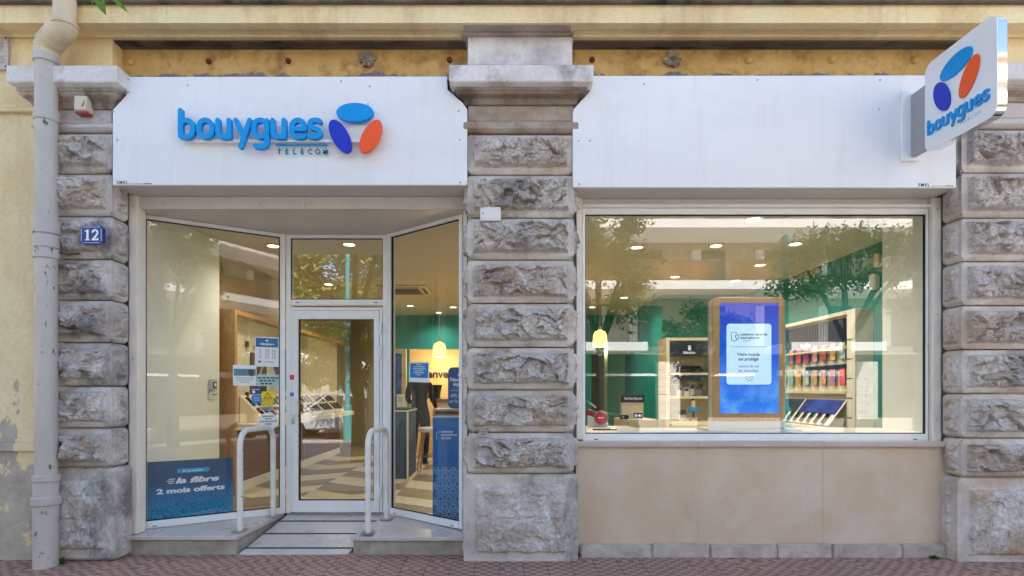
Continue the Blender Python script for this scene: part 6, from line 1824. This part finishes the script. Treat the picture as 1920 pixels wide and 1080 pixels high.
# cream town house far down the street
t = thing('town_house', 'cream town house with shutters mirrored in the slanted window by the column', 'building', (-26, -6, 0))
hx = -24.0
mb = MB(); mb.box(hx - 10, hx, -13, 3.2 - 4, 0, 17); mb.build('wall', mat('house_cream', '#cdb48a', .8, var=.06, vscale=1), t)
for z in (4.2, 7.4, 10.6, 13.8):
    mb = MB(); mb.box(hx, hx + .9, -12.6, -1.2, z - .25, z); mb.build('balcony_slab', slab_w, t)
    mb = MB()
    for j in range(38): mb.box(hx + .78, hx + .88, -12.5 + j * .3, -12.38 + j * .3, z, z + .8)
    mb.box(hx + .74, hx + .9, -12.6, -1.2, z + .8, z + .92)
    o = mb.build('balustrade', slab_w, t); o['kind'] = 'stuff'
    for j in range(4):
        y = -11.6 + j * 2.8
        mb = MB(); mb.box(hx, hx + .05, y, y + 1.1, z, z + 2.1); mb.build('window', mat('far_window_dark', '#3b3f40', .2), t)
        for s in (-.56, 1.11):
            mb = MB(); mb.box(hx, hx + .09, y + s, y + s + .54, z, z + 2.1); mb.build('shutter', mat('far_shutter_green', '#5f7d78', .6), t)
for i, (x, y) in enumerate(((-8.2, -24.0), (-12.6, -25.5), (-4.4, -26.0), (-17.5, -24.5))):
    tree('broadleaf_tree', ['dense dark tree mirrored low in the glass door', 'dense dark tree standing behind the square', 'dense dark tree beside the apartment block corner', 'dense dark tree at the far end of the square'][i], (x, y, 0), 1.6, (x, y, 3.4), (2.6, 1.8, 2.0), 7000, .3, 61 + i, leaf_m, tr=.2, group='dark trees behind the square', clumps=34)
# teal lamp posts
teal = mat('lamp_post_teal', '#2f8f96', .5)
for i, (x, y, h) in enumerate(((7.35, -9.1, 5.45), (-4.55, -9.15, 7.2), (-8.3, -9.1, 7.0))):
    lab = ['teal lamp post mirrored beside the screen totem', 'teal lamp post with lantern arm mirrored in the transom', 'teal lamp post standing furthest along the kerb'][i]
    t = thing('lamp_post', lab, 'lamp post', (x, y, 0), 'teal lamp posts across the lane')
    mb = MB(); mb.tube([(x, y, -.01), (x, y, 1.0), (x, y, 1.05), (x, y, h)], [.12, .12, .075, .06], 12); mb.build('post', teal, t, smooth=40)
    mb = MB(); mb.lathe([(.07, h - .02), (.07, h + .05), (.02, h + .09)], (x, y, 0), 12); mb.build('finial', teal, t)
    if i:
        mb = MB(); mb.tube([(x, y, h - .4), (x - .4, y + .1, h - .2), (x - .7, y + .15, h - .2)], .03, 8); mb.build('arm', teal, t)
        mb = MB(); mb.lathe([(.05, .0), (.2, .03), (.22, .1), (.1, .2), (.03, .22)], (x - .8, y + .15, h - .35), 14); mb.build('lantern', mat('lantern_grey', '#8d8f90', .5), t, smooth=50)
# parked cars across the lane
def car(label, x, y, yaw, col):
    fr = Matrix.Translation((x, y, -.13)) @ Matrix.Rotation(yaw, 4, 'Z')
    t = thing('parked_car', label, 'car', fr=fr, group='cars parked across the lane')
    paint = mat('car_paint_' + col.strip('#'), col, .3, coat=.6)
    prof = [(-2.05, .35), (-2.1, .62), (-2.0, .86), (-1.75, .93), (-1.25, 1.38), (-.85, 1.47), (.35, 1.47), (1.0, .97), (1.85, .82), (2.08, .6), (2.05, .32), (1.7, .28), (-1.7, .28)]
    n = len(prof)
    wd = lambda z: .86 if z < 1.0 else .86 - (z - 1.0) * .42
    vs = [(x_, -wd(z), z) for x_, z in prof] + [(x_, wd(z), z) for x_, z in prof]
    mb = MB(fr); mb.add(vs, [tuple(range(n)), tuple(range(2 * n - 1, n - 1, -1))] + [(i, n + i, n + (i + 1) % n, (i + 1) % n) for i in range(n)])
    mb.build('body', paint, t, bev=.05, seg=2, smooth=40)
    gm = mat('car_window_dark', '#11151a', .08)
    for s in (-1, 1):
        mb = MB(fr @ Matrix.Rotation(0, 4, 'X'))
        for a in ([(-1.2, 1.0), (-1.0, 1.34), (-.3, 1.40), (-.3, 1.0)], [(-.22, 1.0), (-.22, 1.40), (.3, 1.40), (.82, 1.0)]):
            vs = [(x_, s * (wd(z) + .004), z) for x_, z in a] + [(x_, s * (wd(z) - .02), z) for x_, z in a]
            mb.add(vs, [(0, 1, 2, 3), (7, 6, 5, 4)] + [(i, (i + 1) % 4, 4 + (i + 1) % 4, 4 + i) for i in range(4)])
        mb.build('side_window', gm, t)
        for wx in (-1.3, 1.3):
            f2 = fr @ Matrix.Translation((wx, s * .80, .31)) @ Matrix.Rotation(R(-90 * s), 4, 'X')
            mb = MB(f2); mb.lathe([(.2, -.1), (.31, -.09), (.32, 0), (.31, .08), (.2, .09)], n=20); w_ = mb.build('wheel', black_plastic, t, smooth=40)
            mb = MB(f2); mb.lathe([(.19, .091), (.17, .1), (.05, .095)], n=16); mb.build('rim', steel, w_)
    for z0, a in ((0, [(.42, 1.46), (1.0, 1.0)]), (1, [(-.92, 1.45), (-1.27, 1.36), (-1.72, .96)][:3:2])):
        (xa, za), (xb, zb_) = a
        mb = MB(fr); s = .03 if not z0 else -.03
        vs = [(xa + s, -.62, za), (xa + s, .62, za), (xb + s, .78, zb_), (xb + s, -.78, zb_)]
        mb.add(vs + [(v[0] - s * 1.5, v[1], v[2] - .02) for v in vs], [(0, 1, 2, 3), (7, 6, 5, 4)] + [(i, 4 + i, 4 + (i + 1) % 4, (i + 1) % 4) for i in range(4)]); mb.build('windscreen' if not z0 else 'rear_window', gm, t)
    for s in (-.6, .6):
        mb = MB(fr); mb.lathe([(.12, 0), (.11, .04), (.04, .06)], n=12, fr=fr @ Matrix.Translation((2.02, s, .66)) @ Matrix.Rotation(R(90), 4, 'Y')); mb.build('headlight', mat('headlight_glass', '#dfe4e8', .1), t)
car('dark car parked across the lane mirrored low in the big window', 1.9, -11.6, 0.02, '#20242a')
car('silver car parked across the lane mirrored in the column window', -5.6, -12.2, 3.12, '#a9adb2')

# ================================================================== SMALL THINGS AT THE FOOT OF THE WALL
weed_m = mat('weed_green', (.06, .13, .03), .6, var=.3, vscale=30)
def weed(px, y, n, s, label, seed, zb=0.0):
    rg = random.Random(seed); x = X(px, y)
    t = thing('weed', label, 'weed', (x, y, zb), 'weeds growing at the foot of the wall')
    for k in range(n):
        a = rg.uniform(0, 6.28); l = s * rg.uniform(.5, 1.2); e = rg.uniform(.3, 1.2)
        d = Vector((math.cos(a) * math.cos(e), math.sin(a) * math.cos(e) * .6 - .2, math.sin(e))); sd = d.cross(Vector((0, 0, 1))).normalized()
        p = Vector((x, y, zb - .003)) + Vector((rg.uniform(-.4, .4) * s, rg.uniform(-.1, .1) * s, 0))
        mb = MB(); w_ = l * .2
        mb.add([p - sd * .003, p + sd * .003, p + d * l * .6 + sd * w_, p + d * l - Vector((0, 0, l * .2)), p + d * l * .6 - sd * w_], [(0, 1, 2, 3, 4)])
        mb.build('leaf', weed_m, t)
weed(110, -.06, 16, .085, 'green weed growing between the drainpipe and the pillar', 3)
weed(1748, .09, 34, .05, 'small grass tuft at the foot of the plinth near the pillar', 5)
